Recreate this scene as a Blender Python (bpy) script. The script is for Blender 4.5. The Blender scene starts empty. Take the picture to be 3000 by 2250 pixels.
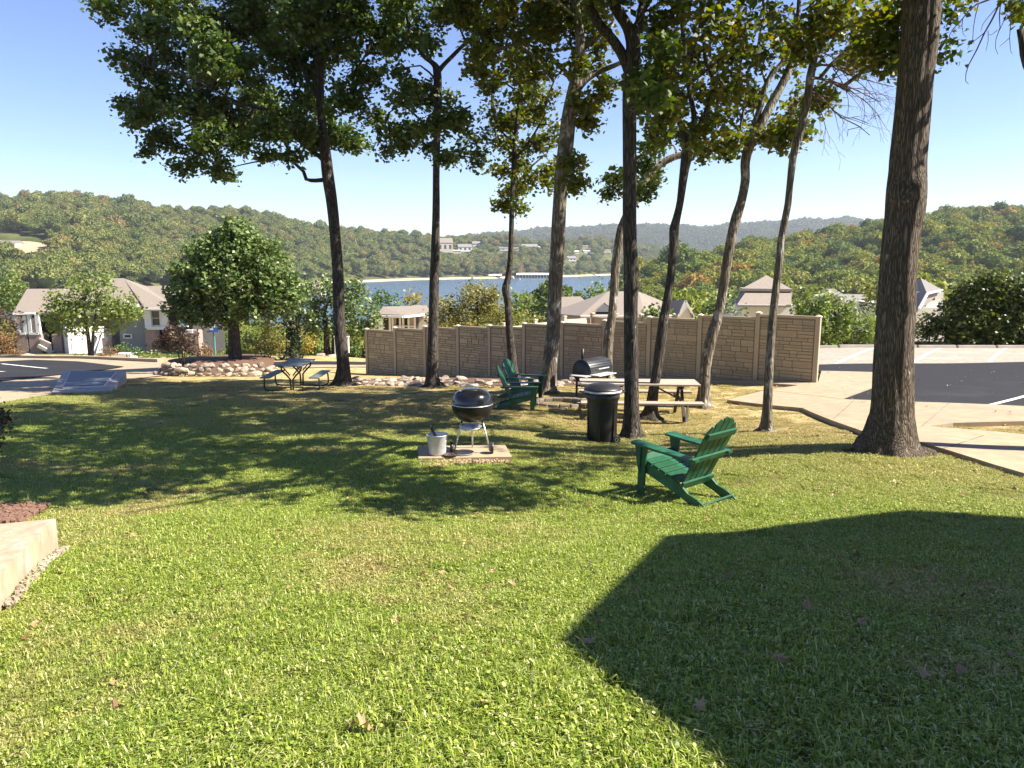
import bpy, bmesh, math, random
import numpy as np
from mathutils import Vector, Matrix, geometry as mgeo
R = math.radians
C = bpy.context.scene.collection
rng = np.random.default_rng(7)
random.seed(7)

# ------------------------------------------------------------------ camera, sky, sun, exposure
F = 2250.0                      # focal length in photograph pixels (3000 wide)
PITCH = math.atan(365 / F)
cam = bpy.data.cameras.new('camera'); camo = bpy.data.objects.new('camera', cam); C.objects.link(camo)
camo.location = (0, 0, 0); camo.rotation_euler = (math.pi / 2 - PITCH, 0, 0)
cam.sensor_width = 36; cam.lens = 27; cam.clip_start = 0.05; cam.clip_end = 20000
scn = bpy.context.scene; scn.camera = camo

SUN_EL = R(45); SH = np.array([0.992, -0.12]); SH = SH / np.linalg.norm(SH)
SUN = np.array([SH[0] * math.cos(SUN_EL), SH[1] * math.cos(SUN_EL), math.sin(SUN_EL)])
w = bpy.data.worlds.new('World'); scn.world = w; w.use_nodes = True
nt = w.node_tree; bg = nt.nodes['Background']
sky = nt.nodes.new('ShaderNodeTexSky'); sky.sky_type = 'NISHITA'; sky.sun_disc = False
sky.sun_elevation = SUN_EL; sky.sun_rotation = math.atan2(SH[0], SH[1])
sky.altitude = 300; sky.air_density = 1.0; sky.dust_density = 0.0; sky.ozone_density = 3.5
shs = nt.nodes.new('ShaderNodeHueSaturation'); shs.inputs['Saturation'].default_value = 1.08; shs.inputs['Hue'].default_value = 0.516; nt.links.new(sky.outputs[0], shs.inputs['Color']); nt.links.new(shs.outputs[0], bg.inputs[0]); bg.inputs[1].default_value = 0.066
sl = bpy.data.lights.new('sun', 'SUN'); sl.energy = 5.0; sl.angle = R(0.53); sl.color = (1.0, 0.93, 0.80)
so = bpy.data.objects.new('sun', sl); C.objects.link(so)
so.rotation_euler = Vector(SUN).to_track_quat('Z', 'Y').to_euler(); so.location = (20, -5, 30)
vs = scn.view_settings; vs.view_transform = 'Standard'; vs.look = 'None'; vs.exposure = 1.6; vs.gamma = 1; vs.use_curve_mapping = False
scn.cycles.max_bounces = 6; scn.cycles.transparent_max_bounces = 4; scn.cycles.volume_bounces = 0

# ------------------------------------------------------------------ projection helpers (photo pixel + distance -> place)
cp_, sp_ = math.cos(PITCH), math.sin(PITCH)
def ray(px, py):
    cx = (px - 1500) / F; cy = (1125 - py) / F
    return np.array([cx, cp_ + cy * sp_, -sp_ + cy * cp_])
def P(px, py, Y):
    r = ray(px, py); return r * (Y / r[1])
def depth(py, Y): return Y / (cp_ + (1125 - py) / F * sp_)
def proj(p):
    p = np.asarray(p, float)
    d = p[..., 1] * cp_ - p[..., 2] * sp_
    u = p[..., 1] * sp_ + p[..., 2] * cp_
    return 1500 + F * p[..., 0] / d, 1125 - F * u / d

# ------------------------------------------------------------------ terrain
FN = [(1074, 960, 1095), (1159, 956, 1098), (1246, 952, 1100), (1343, 950, 1103), (1435, 949, 1104), (1536, 943, 1106),
      (1647, 940, 1109), (1771, 934, 1110), (1901, 924, 1110), (2049, 918, 1117), (2217, 911, 1120), (2402, 922, 1128)]
FR = np.array([8.1, 20.3]); FL = np.array([-5.72, 30.2])
def fence_pt(px):                # point on the fence line seen at photo column px (approx. row 1030)
    lo, hi = 0.0, 1.0
    for _ in range(40):
        m = (lo + hi) / 2; q = FL + (FR - FL) * m
        x = 1500 + F * q[0] / depth(1030, q[1])
        if x < px: lo = m
        else: hi = m
    return FL + (FR - FL) * (lo + hi) / 2
FPOS = [fence_pt(a[0]) for a in FN]
CP = []
def cpp(px, py, Y): CP.append(P(px, py, Y))
for a in [(1500, 2250, 2.2), (0, 2250, 2.5), (3000, 2250, 2.2), (0, 1700, 5.2), (0, 1775, 4.85), (-300, 1900, 4.3), (-500, 2250, 2.8), (1500, 1700, 4.9), (3000, 1700, 4.9),
          (250, 1500, 7.9), (1500, 1500, 7.9), (3000, 1500, 7.6), (1990, 1470, 8.5), (1370, 1335, 10.7), (60, 1335, 11.2),
          (1760, 1290, 13), (1910, 1227, 15.6), (1540, 1203, 15.8), (2055, 1193, 17), (2245, 1267, 13.2), (2600, 1322, 10.8),
          (870, 1143, 21), (1005, 1130, 22.3), (1270, 1135, 21.3), (1615, 1152, 18.5), (50, 1183, 17.3), (500, 1108, 25),
          (620, 1101, 27), (0, 1120, 25), (0, 1060, 38), (365, 1078, 34), (250, 1042, 60), (-400, 1060, 40), (-300, 1183, 17.5),
          (850, 1060, 34), (1020, 1046, 42), (2800, 1200, 15.2), (3000, 1400, 9.6), (3000, 1250, 13), (2800, 1078, 23.5), (2800, 1025, 28.5),
          (3300, 1025, 28.5), (3300, 1200, 15.2), (2420, 1025, 28.5), (2450, 1082, 23.3), (2200, 1330, 11), (700, 1280, 13), (700, 1180, 17.5)]:
    cpp(*a)
for a, q in zip(FN, FPOS): cpp(a[0], a[2], q[1])
for a in [(-3, 0, -1.3), (3, 0, -1.3), (-9, 0, -1.5), (9, 0, -1.5), (0, -9, -1.0), (-12, -9, -1.2), (12, -9, -1.2),
          (0, 45, -7.0), (15, 42, -5.4), (30, 45, -6), (-10, 60, -9), (25, 70, -10.5), (-60, 75, -9.5), (-26, 75, -9.4), (-90, 110, -14),
          (-40, 110, -14), (0, 110, -17), (60, 110, -16), (0, 80, -12.5), (-60, 30, -4.6), (60, 30, -3.4), (50, 10, -2.6), (-40, 10, -2.6), (110, 110, -15)]:
    CP.append(np.array(a, float))
CP = np.array(CP)
def tps_fit(pts, lam=0.004):
    X = pts[:, :2]; n = len(X)
    d = np.linalg.norm(X[:, None] - X[None], axis=2); K = np.where(d > 0, d * d * np.log(d + 1e-12), 0)
    Pm = np.c_[np.ones(n), X]; A = np.zeros((n + 3, n + 3)); A[:n, :n] = K + lam * np.eye(n) * 10; A[:n, n:] = Pm; A[n:, :n] = Pm.T
    return np.linalg.solve(A, np.r_[pts[:, 2], 0, 0, 0])
TW = tps_fit(CP)
def h_near(X, Y):
    d2 = (X[..., None] - CP[:, 0]) ** 2 + (Y[..., None] - CP[:, 1]) ** 2
    K = 0.5 * d2 * np.log(d2 + 1e-12)
    return K @ TW[:len(CP)] + TW[-3] + TW[-2] * X + TW[-1] * Y
def sst(a, b, x):
    t = np.clip((x - a) / (b - a), 0, 1); return t * t * (3 - 2 * t)
def zof(py, Y):                  # height seen at row py at distance Y (centre column)
    cy = (1125 - np.asarray(py, float)) / F
    return (-sp_ + cy * cp_) / (cp_ + cy * sp_) * Y
LAKE = -25.0
Lp = [-3000, 0, 300, 700, 1050, 1230, 1400, 1500, 1650, 1800, 1960, 2100, 2500]
LYf = [300, 350, 420, 600, 840, 945, 1000, 1040, 1110, 1240, 1330, 1400, 1500]
LYr = [900, 900, 900, 950, 1100, 1150, 1250, 1300, 1350, 1450, 1500, 1550, 1600]
Lsy = [555, 567, 586, 614, 658, 692, 702, 700, 696, 706, 730, 750, 775]
Rp = [1500, 1650, 1780, 1900, 2000, 2160, 2340, 2580, 2860, 3000, 6000]
Rsy = [940, 880, 822, 772, 745, 708, 676, 634, 612, 606, 596]
RYr = [340, 360, 400, 450, 480, 520, 560, 600, 620, 620, 650]
Dp = [-3000, 700, 1300, 1500, 1600, 1700, 1866, 1953, 2043, 2206, 2351, 2452, 2550, 3000, 6000]
Dsy = [735, 712, 700, 684, 672, 668, 665, 662, 668, 656, 645, 645, 653, 668, 690]
def h_far(X, Y):
    Yc = np.maximum(Y, 20.0); px = 1500 + F * cp_ * X / Yc
    wob = 3.5 * np.sin(X / 37 + Y / 61) + 3 * np.sin(X / 23 - Y / 44 + 1.3) + 2.2 * np.sin(X / 71 + 2)
    base = np.interp(Y, [90, 110, 200, 350, 500, 1500, 3000], [-14, -16, -24, -28, -32, -32, -20])
    yf = np.interp(px, Lp, LYf); yr = np.interp(px, Lp, LYr); zr = zof(np.interp(px, Lp, Lsy), yr) - 12.5
    t = (Y - yf) / (yr - yf); up = np.where(t < 1, np.clip(t, 0, 1) ** 0.85, 1)
    hl = -32 + (zr + 32) * (up * 0.93 + 0.07 * sst(0, 0.045, t)) - np.maximum(0, Y - yr) * 0.06
    hl = np.where(t > 0, hl + wob * sst(0.0, 0.3, t), -33)
    yrr = np.interp(px, Rp, RYr); zrr = zof(np.interp(px, Rp, Rsy), yrr) - 12; tr = (Y - 130) / (yrr - 130)
    hr = -30 + (zrr + 30) * np.clip(sst(0, 1.05, tr) * 1.0, 0, 1) - np.maximum(0, Y - yrr) * 0.12
    hr = np.where((tr > 0) & (px > 1500), hr + 0.7 * wob * sst(0, 0.5, tr) * (zrr > -20), -33)
    zd = zof(np.interp(px, Dp, Dsy), 3000.0) - 11; td = (Y - 1900) / 1100
    hd = -30 + (zd + 30) * sst(0, 1, td) - np.maximum(0, Y - 3000) * 0.04 + wob * 0.9 * sst(0, .6, td)
    hd = np.where(td > 0, hd, -33)
    return np.maximum.reduce([base, hl, hr, hd])
def h(X, Y):
    X = np.asarray(X, float); Y = np.asarray(Y, float)
    t = sst(82, 120, Y)
    n = h_near(np.clip(X, -120, 120), np.minimum(Y, 125)) if np.any(t < 1) else 0
    return n * (1 - t) + h_far(X, Y) * t
def hz(x, y): return float(h(np.array([x]), np.array([y]))[0])
def G(px, py, lo=1.5, hi=120):   # where the sight line through a photo pixel meets the ground
    r = ray(px, py); ys = np.geomspace(lo, hi, 400)
    pts = r[None] * (ys / r[1])[:, None]
    g = pts[:, 2] - h(pts[:, 0], pts[:, 1]); k = np.argmax(g < 0)
    if g[k] >= 0: k = len(ys) - 1
    a, b = ys[max(k - 1, 0)], ys[k]
    for _ in range(18):
        m = (a + b) / 2; p = r * (m / r[1])
        if p[2] - hz(p[0], p[1]) < 0: b = m
        else: a = m
    p = r * (b / r[1]); return np.array([p[0], p[1], hz(p[0], p[1])])

# ------------------------------------------------------------------ materials
def newmat(name):
    m = bpy.data.materials.new(name); m.use_nodes = True; return m, m.node_tree, m.node_tree.nodes['Principled BSDF']
def ramp(nt, stops):
    r = nt.nodes.new('ShaderNodeValToRGB'); e = r.color_ramp.elements
    while len(e) < len(stops): e.new(0.5)
    for k, (p, c) in enumerate(stops): e[k].position = p; e[k].color = (*c, 1)
    return r
def coords(nt, kind='Object', scale=(1, 1, 1)):
    t = nt.nodes.new('ShaderNodeTexCoord'); m = nt.nodes.new('ShaderNodeMapping'); m.inputs['Scale'].default_value = scale
    nt.links.new(t.outputs[kind], m.inputs[0]); return m.outputs[0]
def noise(nt, vec, scale, detail=4, rough=0.6):
    n = nt.nodes.new('ShaderNodeTexNoise'); n.inputs['Scale'].default_value = scale; n.inputs['Detail'].default_value = detail
    n.inputs['Roughness'].default_value = rough
    if vec is not None: nt.links.new(vec, n.inputs['Vector'])
    return n.outputs[0]
def bump(nt, bs, hgt, strength, dist=0.02):
    b = nt.nodes.new('ShaderNodeBump'); b.inputs['Strength'].default_value = strength; b.inputs['Distance'].default_value = dist
    nt.links.new(hgt, b.inputs['Height']); nt.links.new(b.outputs[0], bs.inputs['Normal'])
def mixc(nt, fac, a, b):
    m = nt.nodes.new('ShaderNodeMix'); m.data_type = 'RGBA'
    if hasattr(fac, 'links'): nt.links.new(fac, m.inputs[0])
    else: m.inputs[0].default_value = fac
    for v, i in ((a, 6), (b, 7)):
        if hasattr(v, 'links'): nt.links.new(v, m.inputs[i])
        else: m.inputs[i].default_value = (*v, 1)
    return m.outputs[2]
def mat(name, c1, c2=None, scale=6, rough=0.7, bmp=0.0, bd=0.01, stretch=(1, 1, 1), metallic=0, spec=0.5, c3=None, s3=1.2, coat=0):
    m, nt, b = newmat(name)
    b.inputs['Roughness'].default_value = rough; b.inputs['Metallic'].default_value = metallic; b.inputs['Specular IOR Level'].default_value = spec
    b.inputs['Coat Weight'].default_value = coat
    v = coords(nt, 'Object', stretch); n = noise(nt, v, scale)
    c2 = c2 or tuple(x * 0.75 for x in c1)
    r = ramp(nt, [(0.32, c2), (0.68, c1)]); nt.links.new(n, r.inputs[0]); out = r.outputs[0]
    if c3:
        n3 = noise(nt, v, s3, 5, 0.65); r3 = ramp(nt, [(0.52, (0, 0, 0)), (0.66, (1, 1, 1))]); nt.links.new(n3, r3.inputs[0])
        out = mixc(nt, r3.outputs[0], out, c3)
    nt.links.new(out, b.inputs['Base Color'])
    if bmp: bump(nt, b, noise(nt, v, scale * 2.2, 5), bmp, bd)
    return m
def leafmat(name, cols, trans=0.35, rough=0.5, inst=False):
    m, nt, b = newmat(name); out = nt.nodes['Material Output']
    if inst:
        o = nt.nodes.new('ShaderNodeObjectInfo'); src = o.outputs['Random']
    else:
        g = nt.nodes.new('ShaderNodeNewGeometry'); src = g.outputs['Random Per Island']
    st = [(i / (len(cols) - 1) if len(cols) > 1 else 0, c) for i, c in enumerate(cols)]
    r = ramp(nt, st); nt.links.new(src, r.inputs[0])
    col = r.outputs[0]
    if inst:
        g = nt.nodes.new('ShaderNodeNewGeometry'); hs = nt.nodes.new('ShaderNodeHueSaturation'); mr = nt.nodes.new('ShaderNodeMapRange')
        mr.inputs[3].default_value = 0.72; mr.inputs[4].default_value = 1.3
        nt.links.new(g.outputs['Random Per Island'], mr.inputs[0]); nt.links.new(mr.outputs[0], hs.inputs['Value']); nt.links.new(col, hs.inputs['Color']); col = hs.outputs[0]
    nt.links.new(col, b.inputs['Base Color']); b.inputs['Roughness'].default_value = rough
    t = nt.nodes.new('ShaderNodeBsdfTranslucent'); mx = nt.nodes.new('ShaderNodeMixShader'); mx.inputs[0].default_value = trans
    hs2 = nt.nodes.new('ShaderNodeHueSaturation'); hs2.inputs['Value'].default_value = 1.5; hs2.inputs['Saturation'].default_value = 1.15
    nt.links.new(col, hs2.inputs['Color']); nt.links.new(hs2.outputs[0], t.inputs['Color'])
    nt.links.new(b.outputs[0], mx.inputs[1]); nt.links.new(t.outputs[0], mx.inputs[2]); nt.links.new(mx.outputs[0], out.inputs[0])
    return m
def barkmat(name, dark, light, lichen=0.5, scale=7):
    m, nt, b = newmat(name); b.inputs['Roughness'].default_value = 0.9; b.inputs['Specular IOR Level'].default_value = 0.2
    v = coords(nt, 'Object', (1, 1, 0.11)); n1 = noise(nt, v, scale * 3.2, 6, 0.7)
    vo = nt.nodes.new('ShaderNodeTexVoronoi'); vo.feature = 'DISTANCE_TO_EDGE'; vo.inputs['Scale'].default_value = scale * 4.2
    dv = nt.nodes.new('ShaderNodeVectorMath'); dv.operation = 'ADD'
    nn = nt.nodes.new('ShaderNodeTexNoise'); nn.inputs['Scale'].default_value = scale; nt.links.new(v, nn.inputs['Vector'])
    sc_ = nt.nodes.new('ShaderNodeVectorMath'); sc_.operation = 'SCALE'; sc_.inputs['Scale'].default_value = 0.16
    nt.links.new(nn.outputs[1], sc_.inputs[0]); nt.links.new(v, dv.inputs[0]); nt.links.new(sc_.outputs[0], dv.inputs[1]); nt.links.new(dv.outputs[0], vo.inputs['Vector'])
    mr = nt.nodes.new('ShaderNodeMapRange'); mr.inputs[2].default_value = 0.22; nt.links.new(vo.outputs['Distance'], mr.inputs[0])
    r = ramp(nt, [(0.3, dark), (0.7, light)]); nt.links.new(n1, r.inputs[0])
    col = mixc(nt, mr.outputs[0], tuple(x * 0.6 for x in dark), r.outputs[0])
    v2 = coords(nt, 'Object', (1, 1, 0.6)); n2 = noise(nt, v2, 4.5, 5, 0.7)
    r2 = ramp(nt, [(0.5 + 0.16 * (1 - lichen), (0, 0, 0)), (0.62 + 0.16 * (1 - lichen), (1, 1, 1))]); nt.links.new(n2, r2.inputs[0])
    col = mixc(nt, r2.outputs[0], col, (0.42, 0.40, 0.34))
    nt.links.new(col, b.inputs['Base Color'])
    ad = nt.nodes.new('ShaderNodeMath'); ad.operation = 'ADD'; nt.links.new(mr.outputs[0], ad.inputs[0]); nt.links.new(n1, ad.inputs[1])
    bump(nt, b, ad.outputs[0], 0.9, 0.018)
    return m
M = {}
M['concrete'] = mat('warm_concrete', (0.365, 0.285, 0.185), (0.28, 0.215, 0.14), 4, 0.9, 0.25, 0.004, c3=(0.27, 0.21, 0.145), s3=0.7)
M['concrete_grey'] = mat('grey_concrete', (0.43, 0.38, 0.32), (0.33, 0.29, 0.25), 4, 0.9, 0.3, 0.004, c3=(0.38, 0.33, 0.28), s3=1.1)
M['vault_cover'] = mat('grey_vault_cover', (0.13, 0.14, 0.16), (0.10, 0.11, 0.125), 6, 0.6)
M['stained'] = mat('stained_concrete', (0.38, 0.31, 0.215), (0.27, 0.21, 0.145), 9, 0.9, 0.4, 0.004, stretch=(1, 1, .35), c3=(0.45, 0.39, 0.30), s3=7)
M['asphalt'] = mat('asphalt', (0.026, 0.026, 0.028), (0.016, 0.016, 0.019), 40, 0.9, 0.4, 0.004, spec=0.2, c3=(0.034, 0.033, 0.033), s3=0.5)
M['gravel_lot'] = mat('pale_worn_parking', (0.33, 0.29, 0.23), (0.23, 0.20, 0.16), 6, 0.9, 0.2, 0.004, c3=(0.34, 0.30, 0.25), s3=0.6)
M['white_paint'] = mat('white_road_paint', (0.78, 0.76, 0.70), (0.6, 0.58, 0.53), 9, 0.8)
M['fence'] = mat('shaded_tone_fence', (0.33, 0.255, 0.18), (0.29, 0.225, 0.16), 2, 0.75, 0.1, 0.003)  # darker copy for the back fence stretch in shade, shade put into the colour
M['fence_post'] = mat('fence_post_tan', (0.42, 0.34, 0.24), (0.38, 0.31, 0.215), 2, 0.7)
M['fence_stone'] = mat('moulded_stone', (0.43, 0.35, 0.235), (0.37, 0.30, 0.20), 3, 0.8, 0.5, 0.006, c3=(0.36, 0.28, 0.18), s3=0.5)
M['fence_joint'] = mat('moulded_joint', (0.25, 0.20, 0.135), (0.21, 0.165, 0.11), 4, 0.9)
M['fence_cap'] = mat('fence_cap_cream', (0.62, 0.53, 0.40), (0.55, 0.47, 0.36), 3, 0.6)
M['fence_sunlit_tone'] = mat('sunlit_tone_fence', (0.62, 0.52, 0.38), (0.56, 0.47, 0.34), 2, 0.7)  # paler copy for the back fence stretch facing the sun, sunlight put into the colour
M['green'] = mat('dark_green_plastic_lumber', (0.012, 0.088, 0.038), (0.008, 0.058, 0.026), 14, 0.42, 0.15, 0.002, stretch=(1, 1, 1), c3=(0.022, 0.125, 0.062), s3=4)
M['enamel'] = mat('black_enamel', (0.006, 0.006, 0.007), (0.010, 0.010, 0.010), 9, 0.17, coat=0.3)
M['enamel_worn'] = mat('black_enamel_sooty', (0.008, 0.008, 0.008), (0.022, 0.018, 0.015), 6, 0.28, 0.1, 0.002)
M['alu'] = mat('bare_aluminium', (0.72, 0.70, 0.67), (0.55, 0.54, 0.52), 20, 0.38, metallic=0.75)
M['galv'] = mat('galvanised_steel', (0.62, 0.62, 0.62), (0.48, 0.48, 0.49), 14, 0.5, metallic=0.35, c3=(0.52, 0.50, 0.46), s3=6)
M['black_plastic'] = mat('black_plastic', (0.018, 0.018, 0.020), (0.012, 0.012, 0.013), 5, 0.45, 0.1, 0.002, c3=(0.035, 0.034, 0.033), s3=3)
M['black_metal'] = mat('black_painted_steel', (0.015, 0.014, 0.014), (0.03, 0.025, 0.022), 12, 0.5)
M['rust'] = mat('dark_rusty_steel', (0.06, 0.03, 0.022), (0.03, 0.018, 0.015), 12, 0.7, 0.2, 0.002)
M['pink_handle'] = mat('faded_wood_handle', (0.74, 0.62, 0.56), (0.64, 0.52, 0.46), 20, 0.7)
M['wood'] = mat('weathered_boards', (0.40, 0.33, 0.26), (0.27, 0.225, 0.18), 5, 0.85, 0.3, 0.003, stretch=(1, 12, 12))
M['table_grey'] = mat('grey_table_plastic', (0.16, 0.19, 0.18), (0.12, 0.14, 0.135), 8, 0.5)
M['rock'] = mat('buff_rock', (0.37, 0.30, 0.22), (0.21, 0.16, 0.12), 5, 0.9, 0.7, 0.02, c3=(0.44, 0.37, 0.29), s3=2)
M['rock_dark'] = mat('grey_brown_rock', (0.24, 0.19, 0.15), (0.12, 0.095, 0.08), 5, 0.9, 0.7, 0.02, c3=(0.33, 0.28, 0.22), s3=2)
M['mulch'] = mat('mulch', (0.16, 0.085, 0.05), (0.07, 0.04, 0.028), 30, 0.95, 0.8, 0.02)
M['red_mulch'] = mat('red_wood_chips', (0.27, 0.15, 0.10), (0.16, 0.085, 0.06), 60, 0.9, 0.8, 0.02)
M['shingle'] = mat('tan_shingles', (0.245, 0.20, 0.16), (0.18, 0.148, 0.118), 5, 0.9, 0.3, 0.02, c3=(0.21, 0.178, 0.142), s3=0.5)
M['shingle_grey'] = mat('grey_shingles', (0.22, 0.20, 0.185), (0.165, 0.155, 0.145), 5, 0.9)
M['white_trim'] = mat('white_trim', (0.74, 0.72, 0.68), (0.68, 0.66, 0.62), 3, 0.6)
M['white_wall'] = mat('white_siding', (0.70, 0.68, 0.63), (0.64, 0.62, 0.58), 2, 0.7)
M['grey_wall'] = mat('grey_siding', (0.25, 0.265, 0.26), (0.22, 0.235, 0.23), 2, 0.8)
M['cream_wall'] = mat('cream_siding', (0.58, 0.50, 0.40), (0.52, 0.45, 0.36), 2, 0.8)
M['screen'] = mat('tan_lattice', (0.42, 0.33, 0.26), (0.36, 0.28, 0.22), 30, 0.9)
M['brick'] = mat('pinkish_brick', (0.40, 0.29, 0.24), (0.27, 0.18, 0.15), 9, 0.9, 0.3, 0.02)
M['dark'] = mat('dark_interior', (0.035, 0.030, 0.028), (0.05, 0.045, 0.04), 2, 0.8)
M['glass'] = mat('window_glass', (0.03, 0.04, 0.045), (0.05, 0.06, 0.06), 1, 0.08)
M['blue_sign'] = mat('blue_sign', (0.03, 0.13, 0.45), (0.03, 0.12, 0.42), 5, 0.4)
M['teal'] = mat('teal_pole', (0.10, 0.24, 0.22), (0.08, 0.20, 0.18), 5, 0.5)
M['tan_soil'] = mat('bare_clay', (0.45, 0.31, 0.19), (0.36, 0.24, 0.15), 2, 0.95)
M['leaf_dead'] = leafmat('dead_leaves', [(0.17, 0.075, 0.035), (0.28, 0.15, 0.07), (0.38, 0.26, 0.13), (0.12, 0.05, 0.03)], 0.15)
M['oak'] = leafmat('oak_leaves', [(0.034, 0.068, 0.012), (0.061, 0.105, 0.015), (0.091, 0.135, 0.018), (0.053, 0.091, 0.015), (0.129, 0.147, 0.020)], 0.22)
M['oak2'] = leafmat('yellowing_oak_leaves', [(0.044, 0.078, 0.012), (0.090, 0.120, 0.016), (0.162, 0.169, 0.020), (0.067, 0.099, 0.016), (0.192, 0.141, 0.022)], 0.42)
M['pear'] = leafmat('pear_leaves', [(0.063, 0.112, 0.030), (0.118, 0.173, 0.048), (0.221, 0.270, 0.090), (0.079, 0.135, 0.039)], 0.25, 0.5)
M['lime'] = leafmat('light_green_leaves', [(0.095, 0.162, 0.034), (0.176, 0.230, 0.047), (0.230, 0.257, 0.068), (0.081, 0.135, 0.041)], 0.35)
M['olive'] = leafmat('olive_yellow_leaves', [(0.144, 0.156, 0.036), (0.240, 0.228, 0.060), (0.288, 0.240, 0.084), (0.096, 0.120, 0.030)], 0.35)
M['yellow'] = leafmat('yellow_leaves', [(0.35, 0.25, 0.03), (0.28, 0.22, 0.04), (0.18, 0.18, 0.03)], 0.35)
M['orange'] = leafmat('rusty_leaves', [(0.26, 0.12, 0.06), (0.20, 0.13, 0.05), (0.12, 0.09, 0.03), (0.30, 0.16, 0.10)], 0.3)
M['red'] = leafmat('dark_red_leaves', [(0.05, 0.035, 0.02), (0.09, 0.04, 0.03), (0.035, 0.05, 0.018), (0.16, 0.07, 0.06)], 0.3)
M['shrub'] = leafmat('boxwood_leaves', [(0.053, 0.105, 0.022), (0.090, 0.150, 0.030), (0.135, 0.195, 0.038)], 0.25)
M['cedar'] = leafmat('juniper_foliage', [(0.029, 0.059, 0.011), (0.063, 0.091, 0.013), (0.126, 0.140, 0.019), (0.036, 0.066, 0.013)], 0.2)
M['darkpine'] = leafmat('dark_evergreen', [(0.010, 0.022, 0.008), (0.018, 0.034, 0.010), (0.025, 0.04, 0.012)], 0.15)
M['forest'] = leafmat('forest_leaves', [(0.083, 0.113, 0.025), (0.133, 0.159, 0.033), (0.167, 0.181, 0.039), (0.106, 0.136, 0.029), (0.189, 0.187, 0.043), (0.095, 0.119, 0.031), (0.145, 0.164, 0.035), (0.167, 0.170, 0.041), (0.222, 0.159, 0.051)], 0.2, 0.8, True)
M['forest_near'] = leafmat('forest_leaves_near', [(0.088, 0.129, 0.018), (0.153, 0.188, 0.024), (0.212, 0.223, 0.028), (0.094, 0.135, 0.024), (0.247, 0.235, 0.032), (0.071, 0.106, 0.022), (0.165, 0.194, 0.026), (0.188, 0.200, 0.030), (0.270, 0.171, 0.035)], 0.22, 0.8, True)
M['forest_far'] = leafmat('forest_leaves_far', [(0.085, 0.10, 0.035), (0.10, 0.115, 0.04), (0.115, 0.11, 0.045)], 0.1, 0.9, True)
M['bark'] = barkmat('dark_ridged_bark', (0.050, 0.042, 0.036), (0.15, 0.125, 0.10), 0.3)
M['bark_big'] = barkmat('thick_ridged_bark', (0.085, 0.065, 0.048), (0.24, 0.19, 0.145), 0.25, 9)
M['bark_light'] = barkmat('mottled_bark', (0.11, 0.09, 0.07), (0.32, 0.265, 0.20), 0.8, 6)
M['twig'] = mat('bare_twig', (0.16, 0.09, 0.085), (0.11, 0.06, 0.055), 9, 0.8)

def vary(m, amt):                 # piece-to-piece tone differences
    nt = m.node_tree; b = nt.nodes['Principled BSDF']; l = b.inputs['Base Color'].links[0]; src = l.from_socket
    o = nt.nodes.new('ShaderNodeObjectInfo'); g = nt.nodes.new('ShaderNodeNewGeometry'); a = nt.nodes.new('ShaderNodeMath'); a.operation = 'ADD'; nt.links.new(o.outputs['Random'], a.inputs[0]); nt.links.new(g.outputs['Random Per Island'], a.inputs[1])
    mr = nt.nodes.new('ShaderNodeMapRange'); mr.inputs[2].default_value = 2; mr.inputs[3].default_value = 1 - amt; mr.inputs[4].default_value = 1 + amt; nt.links.new(a.outputs[0], mr.inputs[0])
    h_ = nt.nodes.new('ShaderNodeHueSaturation'); nt.links.new(mr.outputs[0], h_.inputs['Value']); nt.links.new(src, h_.inputs['Color']); nt.links.new(h_.outputs[0], b.inputs['Base Color'])
for n_, a_ in (('fence_stone', .22), ('green', .2), ('rock', .3), ('rock_dark', .3), ('wood', .25), ('table_grey', .15)): vary(M[n_], a_)
def ground_material():
    m, nt, b = newmat('lawn_soil'); b.inputs['Roughness'].default_value = 0.95; b.inputs['Specular IOR Level'].default_value = 0.1
    g = nt.nodes.new('ShaderNodeNewGeometry'); pos = g.outputs['Position']
    n = noise(nt, pos, 0.55, 5); dry = ramp(nt, [(0.42, (0.06, 0.08, 0.014)), (0.60, (0.18, 0.14, 0.06))]); nt.links.new(n, dry.inputs[0])
    # bare tan ground under the trees, green lawn nearer (real ground cover, by place)
    d = nt.nodes.new('ShaderNodeVectorMath'); d.operation = 'DOT_PRODUCT'; d.inputs[1].default_value = (0.085, 0.16, 0); nt.links.new(pos, d.inputs[0])
    ad = nt.nodes.new('ShaderNodeMath'); ad.operation = 'ADD'; nt.links.new(d.outputs['Value'], ad.inputs[0]); nt.links.new(n, ad.inputs[1])
    mr = nt.nodes.new('ShaderNodeMapRange'); mr.inputs[1].default_value = 2.7; mr.inputs[2].default_value = 3.5; nt.links.new(ad.outputs[0], mr.inputs[0])
    n4 = noise(nt, pos, 2.6, 6); tan = ramp(nt, [(0.35, (0.22, 0.19, 0.06)), (0.6, (0.46, 0.34, 0.18))]); nt.links.new(n4, tan.inputs[0])
    col = mixc(nt, mr.outputs[0], dry.outputs[0], tan.outputs[0])
    n2 = noise(nt, pos, 28, 5, 0.7); v = nt.nodes.new('ShaderNodeHueSaturation'); mr2 = nt.nodes.new('ShaderNodeMapRange')
    mr2.inputs[1].default_value = 0.3; mr2.inputs[2].default_value = 0.7; mr2.inputs[3].default_value = 0.6; mr2.inputs[4].default_value = 1.35
    nt.links.new(n2, mr2.inputs[0]); nt.links.new(mr2.outputs[0], v.inputs['Value']); nt.links.new(col, v.inputs['Color'])
    nt.links.new(v.outputs[0], b.inputs['Base Color']); bump(nt, b, n2, 0.8, 0.03)
    return m
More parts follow.
